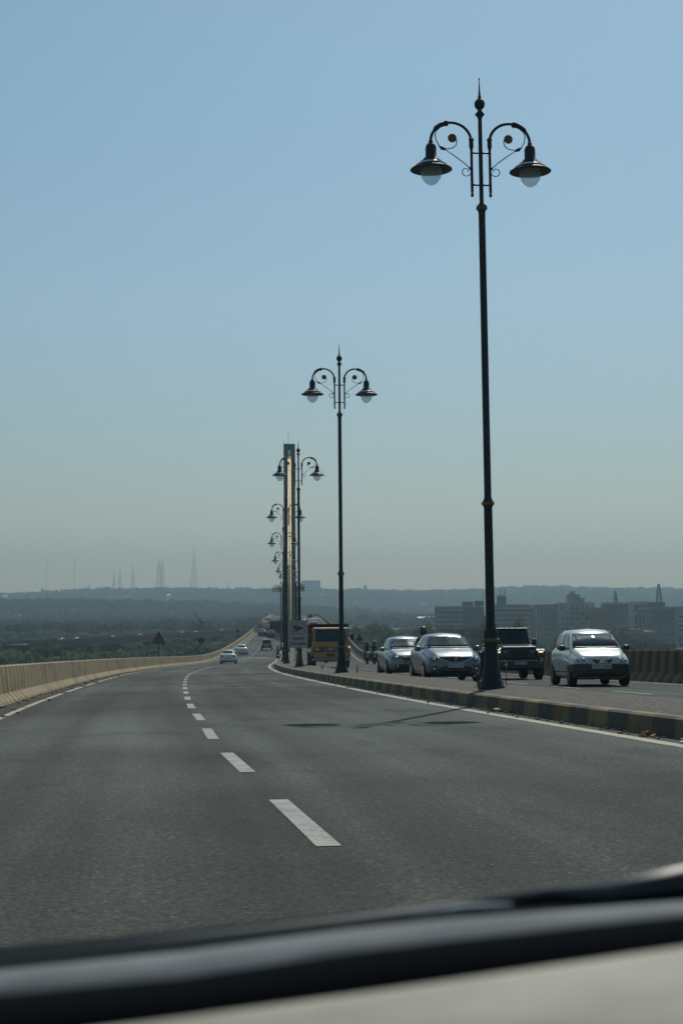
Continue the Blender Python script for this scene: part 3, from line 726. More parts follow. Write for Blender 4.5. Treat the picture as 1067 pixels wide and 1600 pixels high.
specb = dict(L=3.99, keys=Kb, paint=Pb, wr=.31, axles=(.80, 3.32), tw=.785, ub=.16,
    side=[[(1.28, 1.0), (2.22, 1.03), (2.22, 1.40), (1.92, 1.38), (1.55, 1.22)], [(2.28, 1.03), (3.12, 1.06), (3.0, 1.36), (2.28, 1.40)], [(3.18, 1.07), (3.42, 1.13), (3.3, 1.27), (3.08, 1.34)]],
    mirror=(.83, 1.42, 1.03), seams=(1.32, 2.25, 3.05), handles=(2.08, 2.95), hx=.855, hz=.88, sill=[(1.15, .22), (2.95, .22), (2.95, .29), (1.15, .29)], sillm=M_RIM,
    ws=[(.665, 1.075), (.63, 1.20), (.52, 1.405)], rs=[(.56, 1.08), (.46, 1.34)],
    decals=[('grille', M_BLK, sym([(.06, .565), (.20, .585), (.46, .69), (.54, .775), (.50, .785)]), 0, 'F', .008),
            ('grille_trim', M_CHR, [(.0, .575), (.20, .585), (.47, .69), (.56, .77), (.545, .775), (.45, .705), (.19, .605), (0, .593)], 1, 'F', .014),
            ('headlight', M_LENSD, [(.53, .655), (.70, .62), (.77, .70), (.78, .79), (.60, .79)], 1, 'F', .010),
            ('headlight_lens', M_LENS, circ(.635, .70, .04), 1, 'F', .022),
            ('bumper_intake', M_BLK, sym([(.42, .29), (.53, .36), (.50, .43), (.36, .475)]), 0, 'F', .006),
            ('bumper_lip', M_BLK, sym([(.62, .225), (.60, .255)]), 0, 'F', .008),
            ('fog_lamp_recess', M_BLK, [(.56, .36), (.69, .35), (.70, .47), (.58, .50)], 1, 'F', .006),
            ('fog_lamp', M_LENS, circ(.635, .40, .042), 1, 'F', .016),
            ('tail_lamp', M_RED, [(.55, .80), (.72, .78), (.72, .96), (.60, .96)], 1, 'R', .008)])
carb, bvb = car('hatchback_car', specb)
plate(carb, 0, -2.005, .50, 'GA 07 N 1274', M_PLATE)
b = MB()   # the letter-like emblem on the grille
b.tube([(.055, 0, .045), (0, 0, .06), (-.055, 0, .03), (.055, 0, -.02), (.01, 0, -.05), (-.055, 0, -.04)], .011, 5)
b.build('emblem', M_CHR, carb, Matrix.Translation((0, -2.015, .665)))
put(carb, 0, 52.4, off_for(711, 50.4), 'grey-silver hatchback with a V-shaped chrome-edged grille, partly hidden by the nearest lamp base', 'car', 'cars coming towards us on the right carriageway')

# silver sedan behind it
Ks = [(0, .36, .58, .62, .66, .60, .55, .45), (.03, .25, .66, .74, .74, .68, .62, .50), (.12, .20, .72, .82, .79, .73, .68, .56), (.35, .19, .79, .92, .84, .79, .72, .60),
      (.90, .19, .88, 1.02, .867, .82, .76, .68), (1.0, .19, .89, 1.05, .867, .82, .76, .68), (1.18, .19, .90, 1.17, .867, .82, .76, .65), (1.40, .19, .91, 1.275, .867, .825, .757, .62), (1.58, .19, .92, 1.385, .867, .83, .755, .60), (1.75, .19, .93, 1.47, .867, .83, .75, .575), (2.2, .19, .95, 1.525, .867, .83, .75, .56),
      (2.9, .19, .97, 1.50, .867, .83, .74, .55), (3.50, .20, .99, 1.10, .86, .81, .72, .58), (3.84, .25, .97, 1.04, .82, .77, .68, .56), (3.95, .32, .9, .96, .78, .72, .64, .54), (3.99, .42, .78, .84, .70, .64, .58, .5)]
specs = dict(specb, keys=Ks, paint=paint('paint_light_silver', (.20, .215, .23), .75, .37), sill=[(1.2, .2), (1.25, .2), (1.25, .21), (1.2, .21)],
    side=[[(1.2, 1.0), (2.15, 1.03), (2.15, 1.42), (1.84, 1.40), (1.45, 1.22)], [(2.2, 1.03), (3.1, 1.05), (2.9, 1.38), (2.2, 1.42)]],
    ws=[(.665, 1.085), (.63, 1.21), (.53, 1.43)], rs=[(.58, 1.16), (.48, 1.42)],
    decals=[('grille', M_BLK, sym([(.24, .645), (.34, .68), (.38, .745)]), 0, 'F', .008),
            ('grille_trim', M_CHR, sym([(.30, .705), (.33, .722)]), 0, 'F', .016),
            ('headlight', M_LENSD, [(.44, .66), (.66, .68), (.755, .80), (.72, .86), (.58, .80), (.46, .74)], 1, 'F', .010),
            ('headlight_lens', M_LENS, circ(.56, .725, .045), 1, 'F', .022),
            ('bumper_intake', M_BLK, sym([(.58, .32), (.64, .38), (.62, .455), (.40, .47)]), 0, 'F', .006),
            ('fog_lamp', M_LENS, circ(.53, .395, .04), 1, 'F', .016),
            ('bumper_lip', M_BLK, sym([(.62, .225), (.60, .255)]), 0, 'F', .008),
            ('tail_lamp', M_RED, [(.50, .78), (.74, .76), (.74, .92), (.60, .92)], 1, 'R', .008)])
cars, bvs = car('sedan_car', specs)
plate(cars, .0, -2.005, .56, 'GA 03 T 5816', M_PLATEY)
b = MB(); b.lathe([(.05, -.01), (.05, .01)], (0, -2.0, .70), 12, 'Y'); b.build('emblem', M_CHR, cars)
put(cars, 0, 63.6, off_for(642, 61.8), 'light silver car with a yellow number plate behind the grey-silver hatchback', 'car', 'cars coming towards us on the right carriageway')

# pale small tall hatchback
Kt = [(0, .34, .60, .66, .60, .56, .52, .44), (.03, .27, .68, .76, .67, .62, .57, .48), (.10, .24, .74, .84, .71, .66, .61, .52), (.30, .22, .80, .93, .745, .70, .65, .57),
      (.66, .22, .88, 1.03, .76, .73, .69, .62), (.74, .22, .89, 1.06, .76, .73, .69, .62), (.92, .22, .90, 1.225, .761, .735, .687, .59), (1.06, .22, .91, 1.325, .762, .738, .684, .57), (1.26, .22, .92, 1.425, .762, .739, .682, .55), (1.42, .22, .93, 1.505, .762, .74, .68, .535), (1.8, .22, .95, 1.59, .762, .74, .68, .52),
      (2.7, .22, .97, 1.59, .762, .74, .67, .51), (3.2, .24, .98, 1.50, .755, .72, .65, .50), (3.42, .28, .96, 1.15, .73, .69, .62, .50), (3.48, .34, .92, .98, .70, .66, .6, .5), (3.5, .42, .8, .86, .66, .6, .55, .5)]
Pt = paint('paint_pale_green_white', (.40, .47, .40), .1, .35)
spect = dict(specb, L=3.5, keys=Kt, paint=Pt, wr=.275, axles=(.62, 3.0), tw=.675, ub=.2, rim=mat('rim_steel_dark', (.10, .10, .10), .5, metal=.5),
    side=[[(.98, 1.0), (1.90, 1.02), (1.90, 1.47), (1.60, 1.46), (1.12, 1.14)], [(1.95, 1.02), (2.72, 1.03), (2.72, 1.46), (1.95, 1.48)], [(2.78, 1.06), (3.18, 1.12), (3.05, 1.42), (2.78, 1.45)]],
    mirror=(.73, 1.05, 1.06), mirrorm=M_BLK, seams=(1.0, 1.92, 2.76), handles=(1.78, 2.62), hx=.752, hz=.90, sill=[(.95, .38), (2.65, .38), (2.65, .43), (.95, .43)], sillm=M_BLK,
    ws=[(.60, 1.095), (.575, 1.22), (.49, 1.465)], rs=[(.50, 1.10), (.44, 1.42)],
    decals=[('bumper', M_BLK, sym([(.60, .28), (.735, .33), (.735, .60), (.70, .615)]), 0, 'F', .03),
            ('grille', M_BLK, sym([(.17, .615), (.24, .665), (.27, .75)]), 0, 'F', .008),
            ('grille_trim', M_CHR, [(0, .622), (.18, .628), (.26, .675), (.29, .755), (.275, .757), (.245, .685), (.175, .643), (0, .638)], 1, 'F', .014),
            ('headlight', M_LENS, [(.36, .635), (.60, .64), (.66, .72), (.65, .80), (.52, .81), (.42, .775)], 1, 'F', .010),
            ('headlight_bulb', M_RIM, circ(.48, .71, .055), 1, 'F', .02),
            ('indicator', M_LENSD, circ(.605, .71, .035), 1, 'F', .022),
            ('tail_lamp', M_RED, [(.52, .70), (.64, .70), (.60, .98), (.52, .98)], 1, 'R', .008)])
cart, bvt = car('small_hatchback', spect)
plate(cart, -.04, -1.80, .55, 'GA 01 S 8052', M_PLATE)
b = MB(); b.lathe([(.05, -.006), (.05, .006)], (0, -1.775, .70), 12, 'Y'); b.build('emblem', M_CHR, cart)
put(cart, .93, 43.6, off_for(948, 41.8), 'small pale greenish-white tall hatchback with black bumper, sun glaring on its windscreen', 'car', 'cars coming towards us on the right carriageway', yaw=-R(4))

# black boxy off-roader
def offroader():
    t = empty('offroad_car'); pk = paint('paint_black', (.020, .022, .024), .3, .3); L = 3.95
    b = MB(); b.prism([(-1.55, .62), (-1.50, 1.12), (-.55, 1.20), (-.45, 1.20), (1.85, 1.18), (1.90, .55), (1.2, .5), (.6, .45), (-.7, .45)], -.70, .70, 'X'); body = b.build('body', pk, t, bevel=.05)
    b = MB(); b.prism([(-1.78, 1.14), (-1.74, 1.18), (-1.0, 1.25), (-.48, 1.27), (-.48, 1.15), (-1.75, 1.05)], -.60, .60, 'X'); b.build('bonnet', pk, t, bevel=.035)
    b = MB()
    vs = [(sx*(.68 if z < 1.3 else .61), y, z) for sx in (-1, 1) for y, z in ((-.50, 1.18), (-.28, 1.80), (1.72, 1.80), (1.86, 1.18))]
    b.add(vs, [(0, 1, 2, 3), (7, 6, 5, 4), (0, 4, 5, 1), (1, 5, 6, 2), (2, 6, 7, 3), (3, 7, 4, 0)]); b.build('cabin', M_BLK, t, bevel=.04)
    b = MB(); b.box((0, .70, 1.825), (1.24, 2.06, .05)); b.build('roof', pk, t, bevel=.022)
    b = MB(); b.add([(-.60, -.503, 1.26), (.60, -.503, 1.26), (.545, -.318, 1.74), (-.545, -.318, 1.74)], [(0, 1, 2, 3)]); b.build('windscreen', M_GLASS, t)
    for s in (-1, 1):
        for y0, y1 in ((-.28, .55), (.65, 1.62)):
            b = MB(); b.add([(s*.686, y0, 1.26), (s*.686, y1, 1.26), (s*.625, y1-.03, 1.72), (s*.625, y0+.06, 1.72)], [(0, 1, 2, 3)]); b.build('side_window', M_GLASS, t)
        b = MB(); b.prism([(-1.78, .80), (-1.76, 1.02), (-1.62, 1.08), (-.95, 1.08), (-.80, .92), (-.72, .60), (-.80, .60), (-.92, .86), (-1.05, .96), (-1.52, .96), (-1.68, .84), (-1.72, .78)], s*.62, s*.93, 'X'); b.build('fender', M_BLK, t, bevel=.02)
        b = MB(); b.prism([(.92, .60), (1.02, .94), (1.12, 1.02), (1.68, 1.02), (1.82, .9), (1.88, .6), (1.8, .6), (1.72, .84), (1.6, .92), (1.2, .92), (1.1, .84), (1.0, .6)], s*.68, s*.90, 'X'); b.build('fender', M_BLK, t, bevel=.02)
        b = MB(); b.box((s*.77, -1.775, .975), (.17, .04, .05)); b.build('indicator', M_AMB, t, bevel=.01)
        b = MB(); b.box((s*.77, -1.78, 1.045), (.19, .03, .035)); b.build('indicator_trim', M_CHR, t, bevel=.01)
        b = MB(); b.lathe([(.01, -.03), (.10, -.02), (.105, .0), (.10, .03)], (s*.50, -1.70, .98), 20, 'Y'); b.build('headlight', M_LENSD, t)
        b = MB(); b.lathe([(.01, -.02), (.045, -.015), (.045, .02)], (s*.72, -1.94, .58), 14, 'Y'); b.build('fog_lamp', M_LENSD, t)
        b = MB(); b.box((s*.84, -.36, 1.33), (.17, .09, .24)); b.tube([(s*.68, -.38, 1.26), (s*.80, -.37, 1.30)], .02, 6); b.build('wing_mirror', M_BLK, t, bevel=.03)
        b = MB(); b.tube([(s*.42, -.62, 1.29), (s*.42, -.66, 1.31)], .018, 6); b.build('washer_nozzle', M_CHR, t)
        for y in (-1.24, 1.42): wheel(t, s*.78, y, .38, .25, mat('rim_steel_dark'))
    b = MB(); b.box((0, -1.62, .95), (1.28, .13, .44)); b.build('grille', pk, t, bevel=.03)
    b = MB()
    for k in range(7): b.box((-.27+.09*k, -1.688, .96), (.045, .012, .30))
    b.build('grille_slot', mat('slot_black', (.006, .006, .006), .9), t)
    b = MB(); b.box((0, -1.84, .52), (1.72, .20, .26)); b.build('bumper', M_BLK, t, bevel=.03)
    b = MB(); b.box((0, -1.86, .665), (1.55, .16, .018)); b.build('bumper_step', M_CHR, t, bevel=.006)
    plate(t, 0, -1.955, .585, 'GA 09 A 4471', M_PLATE, .46, .09)
    b = MB(); b.tube([(-.5, -.545, 1.275), (-.1, -.53, 1.30)], .012, 5); b.tube([(.05, -.545, 1.275), (.45, -.53, 1.30)], .012, 5); b.build('wiper', M_BLK, t)
    b = MB(); b.box((0, 0, .42), (.9, 3.2, .14)); b.tube([(-.75, -1.24, .38), (.75, -1.24, .38)], .06, 8); b.tube([(-.75, 1.42, .38), (.75, 1.42, .38)], .06, 8); b.build('chassis', M_BLK, t)
    b = MB(); b.lathe([(.25, -.1), (.36, -.08), (.36, .08), (.25, .1)], (0, 2.0, 1.0), 20, 'Y'); b.build('spare_wheel', M_TYRE, t)
    return t
thar = offroader()
put(thar, 0, 54.7, off_for(813, 53), 'black boxy off-road car with slotted grille, between the nearest lamp base and the pale hatchback', 'car', 'cars coming towards us on the right carriageway', sc=.98, yaw=-R(1))

# yellow tipper truck
def tipper():
    t = empty('tipper_truck'); ye = mat('truck_yellow', (.37, .18, .03), .5, var=.25, scale=2, coat=.2); rd = mat('truck_dark_red', (.07, .018, .015), .7, var=.3, scale=3)
    b = MB(); b.prism([(0, .62), (.02, 1.66), (.20, 2.50), (.30, 2.58), (1.7, 2.58), (1.75, .62)], -1.06, 1.06, 'X'); cab = b.build('cab', ye, t, bevel=.06)
    b = MB(); b.add([(-.96, .005, 1.68), (.96, .005, 1.68), (.90, .175, 2.45), (-.90, .175, 2.45)], [(0, 1, 2, 3)]); b.build('windscreen', M_GLASS, t)
    for s in (-1, 1):
        b = MB(); b.add([(s*1.068, .25, 1.7), (s*1.068, 1.1, 1.7), (s*1.068, 1.1, 2.35), (s*1.068, .35, 2.35)], [(0, 1, 2, 3)]); b.build('side_window', M_GLASS, t)
        b = MB(); b.box((s*1.30, .05, 1.95), (.20, .06, .40)); b.tube([(s*1.05, .2, 2.2), (s*1.28, .05, 2.12)], .02, 6); b.build('wing_mirror', M_BLK, t, bevel=.02)
        b = MB(); b.prism([(-.02, .75), (-.04, 1.25), (.15, 1.38), (.7, 1.38), (.85, 1.1), (.85, .95), (.62, .75)], s*1.04, s*1.20, 'X'); b.build('mudguard', ye, t, bevel=.03)
        b = MB(); b.box((s*.80, -.06, 1.17), (.34, .04, .20)); b.build('headlight', M_LENSD, t, bevel=.01)
        b = MB(); b.lathe([(.01, -.02), (.07, -.015), (.07, .02)], (s*.82, -.085, 1.17), 12, 'Y'); b.build('headlight_lens', M_LENS, t)
        for y in (1.0, 4.6, 5.8): wheel(t, s*1.02, y, .50, .30, rd, 6)
        b = MB(); b.box((s*1.15, 4.5, 2.05), (.10, 4.4, 1.5))
        for k in range(6): b.box((s*1.22, 2.5+.8*k, 2.05), (.06, .12, 1.5))
        b.build('tipper_side', rd, t)
    b = MB(); b.box((0, -.035, 1.17), (2.0, .05, .30)); b.build('grille_panel', M_BLK, t, bevel=.01)
    b = MB()
    for k in range(5): b.box((-.02, -.068, 1.07+.05*k), (.9, .015, .015))
    b.lathe([(.08, -.085), (.08, -.06)], (0, 0, 1.20), 14, 'Y'); b.build('grille_bar', M_RIM, t)
    b = MB(); b.box((0, -.02, .83), (.5, .06, .13)); b.build('step_recess', M_BLK, t)
    b = MB(); b.box((0, -.12, .53), (2.3, .20, .17)); b.build('bumper', mat('bumper_grey', (.22, .23, .25), .5), t, bevel=.03)
    b = MB(); b.box((0, 2.15, 2.10), (2.36, .12, 1.45)); b.box((0, 1.75, 2.80), (2.40, .9, .08)); b.build('headboard', rd, t, bevel=.02)
    b = MB(); b.box((0, 4.5, 1.30), (2.3, 4.5, .12)); b.box((0, 3.3, .85), (.9, 6.2, .25)); b.box((0, .7, .5), (1.9, 1.2, .2)); b.build('chassis', M_BLK, t)
    b = MB(); b.lathe([(.2, -.8), (.35, -.3), (.42, .3), (.2, .8)], (0, 4.5, 1.7), 10, 'Y'); b.box((0, 6.7, 2.0), (2.3, .1, 1.3)); b.build('tailgate', rd, t)
    b = MB(); b.add([(-.55, -.008, 1.67), (.55, -.008, 1.67), (.55, -.012, 1.69), (-.55, -.012, 1.69)], [(0, 1, 2, 3)]); b.tube([(-.5, -.03, 1.68), (-.1, 0, 1.9)], .012, 5); b.tube([(.1, -.03, 1.68), (.5, 0, 1.9)], .012, 5); b.build('wiper', M_BLK, t)
    plate(t, .0, -.235, .53, 'GA 05 T 2330', M_PLATEY, .5, .12)
    return t
tr = tipper(); put(tr, .95, 101.5, off_for(517, 101.5), 'yellow tipper truck with dark red load body coming towards us behind the second lamp post', 'truck', sc=1.09)

# white and dark saloons seen from behind
Kr = [(0, .36, .58, .62, .66, .60, .55, .45), (.05, .25, .68, .74, .76, .70, .64, .52), (.3, .2, .78, .88, .83, .78, .72, .6), (1.05, .2, .88, 1.0, .855, .82, .76, .66), (1.15, .2, .89, 1.04, .855, .82, .76, .66),
      (1.95, .2, .93, 1.43, .855, .82, .75, .56), (2.4, .2, .94, 1.48, .855, .82, .75, .55), (3.0, .2, .95, 1.46, .855, .82, .74, .55), (3.65, .2, .96, 1.08, .855, .81, .73, .60), (4.15, .23, .94, 1.04, .84, .79, .72, .62), (4.26, .3, .88, .97, .80, .74, .68, .58), (4.3, .42, .76, .82, .74, .68, .62, .5)]
def rear_sedan(name, pm):
    sp = dict(specb, L=4.3, keys=Kr, paint=pm, axles=(.85, 3.4), tw=.77, ub=.17, sill=[(1.2, .2), (1.25, .2), (1.25, .21), (1.2, .21)],
        side=[[(1.4, .99), (2.35, 1.01), (2.35, 1.38), (2.05, 1.36), (1.62, 1.18)], [(2.4, 1.01), (3.35, 1.03), (3.1, 1.33), (2.4, 1.38)]], mirror=(.82, 1.5, 1.02),
        ws=[(.64, 1.08), (.53, 1.38)], rs=[(.62, 1.10), (.60, 1.16), (.50, 1.40)], handles=(2.2, 3.1), hx=.84,
        decals=[('tail_lamp', M_RED, [(.52, .72), (.75, .70), (.75, .90), (.58, .92)], 1, 'R', .008), ('bumper_trim', M_BLK, sym([(.62, .27), (.62, .33)]), 0, 'R', .008),
                ('headlight', M_LENS, [(.45, .62), (.68, .62), (.72, .74), (.5, .73)], 1, 'F', .01), ('grille', M_BLK, sym([(.3, .5), (.34, .68)]), 0, 'F', .01)])
    t, bv = car(name, sp); plate(t, 0, 2.165, .62, None, M_PLATE, .5, .12); return t
Pw = paint('paint_white', (.66, .67, .66), .0, .3); Pd = paint('paint_dark_grey', (.05, .052, .058), .5, .3); Pg = paint('paint_mid_grey', (.22, .22, .23), .6, .3)
G2 = 'cars driving away on the left carriageway'
c = rear_sedan('sedan_car', Pw); put(c, 0, 180, off_for(356, 178), 'white sedan driving away beside the left barrier, the nearest of those ahead', 'car', G2, face=-1)
def car_copy(src, y, u, lab, pm=None, face=-1, group=G2):
    k = copy_tree(src)
    if pm:
        for ch in [x for x in bpy.data.objects if x.parent == k]:
            if ch.name.startswith('body'):
                ch.data = ch.data.copy(); ch.data.materials[0] = pm
            for g_ in [x for x in bpy.data.objects if x.parent == k and x.name.startswith(('wing_mirror', 'door_handle'))]:
                pass
    put(k, 0, y, off_for(u, y), lab, 'car', group, face=face); return k
car_copy(c, 244, 378, 'second white sedan driving away, just ahead of the nearest white one')
car_copy(c, 345, 410.5, 'dark car driving away nearest the left barrier on the rise, sun glinting on its roof', Pd)
car_copy(c, 337, 423.5, 'dark car driving away side by side with the one near the left barrier', Pd)
car_copy(c, 398, 418, 'pale grey car driving away behind the dark box truck', Pg)
car_copy(c, 548, 419, 'tiny white car at the bridge crest above the dark box truck', Pw)
car_copy(c, 540, 464, 'tiny silver car coming over the crest right of the pylon foot', Pg, 1, 'distant oncoming vehicles at the crest')
car_copy(c, 500, 473, 'tiny dark car coming over the crest with glinting windscreen', Pd, 1, 'distant oncoming vehicles at the crest')
car_copy(carb, 152, 496, 'dark car mostly hidden behind the left side of the yellow tipper truck', Pd, 1, 'cars coming towards us on the right carriageway')
# pickup seen from behind
t = empty('pickup_car'); b = MB(); b.prism([(-2.0, .45), (-2.0, .95), (-1.1, 1.05), (-.6, 1.05), (1.95, 1.0), (2.0, .4)], -.85, .85, 'X'); b.build('body', Pd, t, bevel=.06)
b = MB(); vs = [(sx*(.78 if z < 1.3 else .62), y, z) for sx in (-1, 1) for y, z in ((-1.0, 1.03), (-.4, 1.68), (.9, 1.68), (1.25, 1.0))]
b.add(vs, [(0, 1, 2, 3), (7, 6, 5, 4), (0, 4, 5, 1), (1, 5, 6, 2), (2, 6, 7, 3), (3, 7, 4, 0)]); b.build('cabin', Pd, t, bevel=.06)
b = MB(); b.add([(-.66, 1.20, 1.13), (.66, 1.20, 1.13), (.56, .955, 1.60), (-.56, .955, 1.60)], [(0, 1, 2, 3)]); b.build('rear_window', M_GLASS, t)
for s in (-1, 1):
    for y in (-1.25, 1.25): wheel(t, s*.80, y, .36, .22)
    b = MB(); b.box((s*.76, 2.0, .80), (.13, .04, .26)); b.build('tail_lamp', M_RED, t)
    b = MB(); b.box((s*.98, -.7, 1.12), (.2, .1, .17)); b.build('wing_mirror', M_BLK, t, bevel=.03)
b = MB(); b.box((0, 2.06, .52), (1.7, .14, .16)); b.build('bumper', M_BLK, t, bevel=.02); plate(t, 0, 2.02, .72, None, M_PLATE)
put(t, 0, 266, off_for(417, 266), 'dark pickup with mirrors out, driving away in the middle lane on the rise', 'car', G2, face=-1)
# box trucks
def box_truck(nm, bodym, cabm, w_=2.3, h_=3.0, L=6.):
    t = empty(nm); b = MB(); b.box((0, .6, .95+(h_-.95)/2), (w_, L-1.6, h_-.95)); b.build('load_box', bodym, t, bevel=.04)
    b = MB(); b.prism([(-L/2, .55), (-L/2+.02, 1.4), (-L/2+.25, 2.25), (-L/2+1.5, 2.3), (-L/2+1.5, .55)], -w_*.46, w_*.46, 'X'); b.build('cab', cabm, t, bevel=.06)
    b = MB(); b.add([(-.9, -L/2+.02, 1.42), (.9, -L/2+.02, 1.42), (.85, -L/2+.225, 2.15), (-.85, -L/2+.225, 2.15)], [(0, 1, 2, 3)]); b.build('windscreen', M_GLASS, t)
    for s in (-1, 1):
        b = MB(); b.box((s*.8, -L/2-.01, .95), (.3, .05, .2)); b.build('headlight', M_LENS, t)
        b = MB(); b.box((s*.95, L/2-.2, .8), (.25, .05, .12)); b.build('tail_lamp', M_RED, t)
        for y in (-L/2+.8, L/2-1.4): wheel(t, s*w_*.42, y, .45, .3)
    b = MB(); b.box((0, 0, .75), (.9, L-.4, .25)); b.box((0, L/2-.25, .55), (w_*.9, .1, .12)); b.build('chassis', M_BLK, t)
    return t
gm = mat('tarp_dark_green', (.025, .04, .035), .8, var=.4, scale=2)
t = box_truck('box_truck', gm, gm, 2.5, 3.0); b = MB(); b.box((0, 2.0, 3.02), (2.9, 1.2, .10)); b.build('top_rack', M_BLK, t)
put(t, 0, 350, off_for(431, 350), 'dark green covered truck driving away, half hidden by the fourth lamp post', 'truck', None, face=-1)
t = box_truck('box_truck', Pw, Pw, 2.3, 2.9); put(t, 0, 384, off_for(489, 384), 'white box truck coming towards us, mostly hidden behind the yellow tipper truck', 'truck', None, face=1)
t = box_truck('box_truck', mat('truck_olive', (.06, .07, .055), .7), Pd, 2.2, 2.9, 6.); b = MB(); b.box((0, -1.5, 3.05), (2.0, 1.6, .12)); b.build('top_rack', M_BLK, t)
put(t, 0, 520, off_for(484.5, 520), 'distant dark truck with bright headlamps at the crest right of the pylon', 'truck', None, face=1, sc=.8)

# motorcycles and riders
def skin_figure(name, joints, edges, m, parent=None):
    me = bpy.data.meshes.new(name); me.from_pydata([j[0] for j in joints], edges, [])
    o = bpy.data.objects.new(name, me); COL.objects.link(o)
    sk = o.modifiers.new('Skin', 'SKIN'); ss = o.modifiers.new('Sub', 'SUBSURF'); ss.levels = 1; ss.render_levels = 1
    for i, j in enumerate(joints):
        sv = me.skin_vertices[0].data[i]; sv.radius = (j[1], j[1] if len(j) < 3 else j[2]); sv.use_root = (i == 0)
    bpy.context.view_layer.update()
    nm = bpy.data.meshes.new_from_object(o.evaluated_get(bpy.context.evaluated_depsgraph_get())); bpy.data.objects.remove(o)
    for p_ in nm.polygons: p_.use_smooth = True
    nm.materials.clear(); nm.materials.append(m); nm.name = name
    return link(name, nm, parent)
def motorcycle():
    t = empty('motorcycle')
    for y in (-.66, .66):
        b = MB(); b.lathe([(.23, -.045), (.29, -.045), (.305, 0), (.29, .045), (.23, .045)], (0, y, .305), 20, 'X')
        for k in range(6): a = k*math.pi/3; b.tube([(0, y, .305), (0, y+.24*math.cos(a), .305+.24*math.sin(a))], .012, 4)
        b.build('wheel', M_TYRE, t)
    b = MB(); b.tube([(0, -.66, .305), (0, -.50, .70), (0, -.42, .95)], .035, 6); b.tube([(-.34, -.34, 1.02), (-.15, -.42, .98), (.15, -.42, .98), (.34, -.34, 1.02)], .016, 6); b.build('fork', M_RIM, t)
    b = MB(); b.box((0, 0, .42), (.26, .42, .30)); b.tube([(0, .1, .4), (0, .66, .31)], .03, 6); b.tube([(.14, .0, .3), (.16, .75, .34)], .04, 6); b.build('engine', M_BLK, t, bevel=.03)
    b = MB(); b.lathe([(.03, -.26), (.12, -.2), (.15, 0), (.11, .2), (.03, .26)], (0, -.18, .80), 12, 'Y'); b.build('fuel_tank', mat('bike_paint', (.03, .03, .035), .3, coat=.6), t)
    b = MB(); b.prism([(.02, .72), (.05, .80), (.45, .80), (.72, .88), (.70, .78), (.4, .70)], -.13, .13, 'X'); b.build('seat', M_BLK, t, bevel=.03)
    b = MB(); b.lathe([(.02, -.10), (.085, -.08), (.08, .0), (.02, .04)], (0, -.52, .88), 14, 'Y'); b.build('headlight', M_LENS, t)
    b = MB(); b.box((0, .80, .72), (.14, .05, .09)); b.build('tail_lamp', M_RED, t)
    for s in (-1, 1):
        b = MB(); b.tube([(s*.26, -.36, 1.02), (s*.34, -.34, 1.20)], .008, 4); b.lathe([(.01, -.01), (.05, -.005), (.05, .01)], (s*.35, -.34, 1.22), 10, 'Y'); b.build('wing_mirror', M_CHR, t)
    return t
def rider(cloth, helmet, skin=(.20, .11, .07)):
    t_ = [((0, .14, .88), .15, .13), ((0, .12, 1.06), .145, .11), ((0, .05, 1.26), .17, .12), ((0, .02, 1.38), .12, .09), ((0, .0, 1.47), .055), ((0, -.03, 1.55), .085, .095), ((0, -.03, 1.66), .08, .09)]
    ed = [(i, i+1) for i in range(6)]
    for s in (-1, 1):
        k = len(t_); t_ += [((s*.19, .03, 1.36), .065), ((s*.30, -.08, 1.15), .05), ((s*.33, -.30, 1.06), .038), ((s*.335, -.37, 1.045), .034)]; ed += [(3, k), (k, k+1), (k+1, k+2), (k+2, k+3)]
        k = len(t_); t_ += [((s*.13, .04, .86), .10), ((s*.22, -.28, .76), .075), ((s*.19, -.02, .40), .055), ((s*.19, .0, .31), .045), ((s*.19, -.16, .27), .04)]; ed += [(0, k), (k, k+1), (k+1, k+2), (k+2, k+3), (k+3, k+4)]
    b = skin_figure('person', t_, ed, cloth)
    h = MB(); h.lathe([(.02, -.15), (.11, -.13), (.135, -.04), (.135, .04), (.105, .11), (.05, .145), (.01, .15)], (0, -.02, 1.66), 16); h.build('helmet', helmet, b)
    h = MB(); h.box((0, -.135, 1.62), (.15, .05, .10)); h.build('visor', M_GLASS, b, bevel=.02)
    for s in (-1, 1):
        h = MB(); h.box((s*.335, -.40, 1.04), (.05, .08, .07))
        for k in range(4): h.tube([(s*(.315+.014*k), -.43, 1.06), (s*(.315+.014*k), -.455, 1.035), (s*(.315+.014*k), -.44, 1.01)], .008, 5)
        h.tube([(s*.30, -.39, 1.04), (s*.285, -.42, 1.01)], .009, 5); h.build('hand', mat('skin_brown', skin, .6), b, bevel=.012)
        h = MB(); h.box((s*.19, -.10, .25), (.09, .26, .07)); h.build('shoe', M_BLK, b, bevel=.02)
    return b
mc = motorcycle(); ri = rider(mat('cloth_dark', (.03, .035, .045), .85), mat('helmet_brown', (.06, .035, .03), .4, coat=.3))
cl2 = mat('cloth_black', (.018, .018, .02), .85); cl3 = mat('cloth_grey', (.09, .09, .10), .85); he2 = mat('helmet_black', (.02, .02, .022), .25, coat=.6)
spots = [(57.6, 662, 1, mc, ri, None, None, 'motorcycle hidden behind the grey-silver hatchback', 'rider in a brown helmet seen above the roof of the grey-silver hatchback'),
         (133, 573.5, 1, None, None, cl2, he2, 'motorcycle with glinting headlamp next to the right barrier, the farther left one', 'rider in dark clothes on the left motorcycle by the right barrier'),
         (127, 584.5, 1, None, None, cl2, he2, 'motorcycle beside the mirror of the light silver car, near the right barrier', 'rider dressed in black beside the mirror of the light silver car'),
         (207, 434.5, -1, None, None, cl3, he2, 'motorcycle driving away on the left carriageway close to the median end', 'rider in grey driving away close to the median left of the fourth lamp base')]
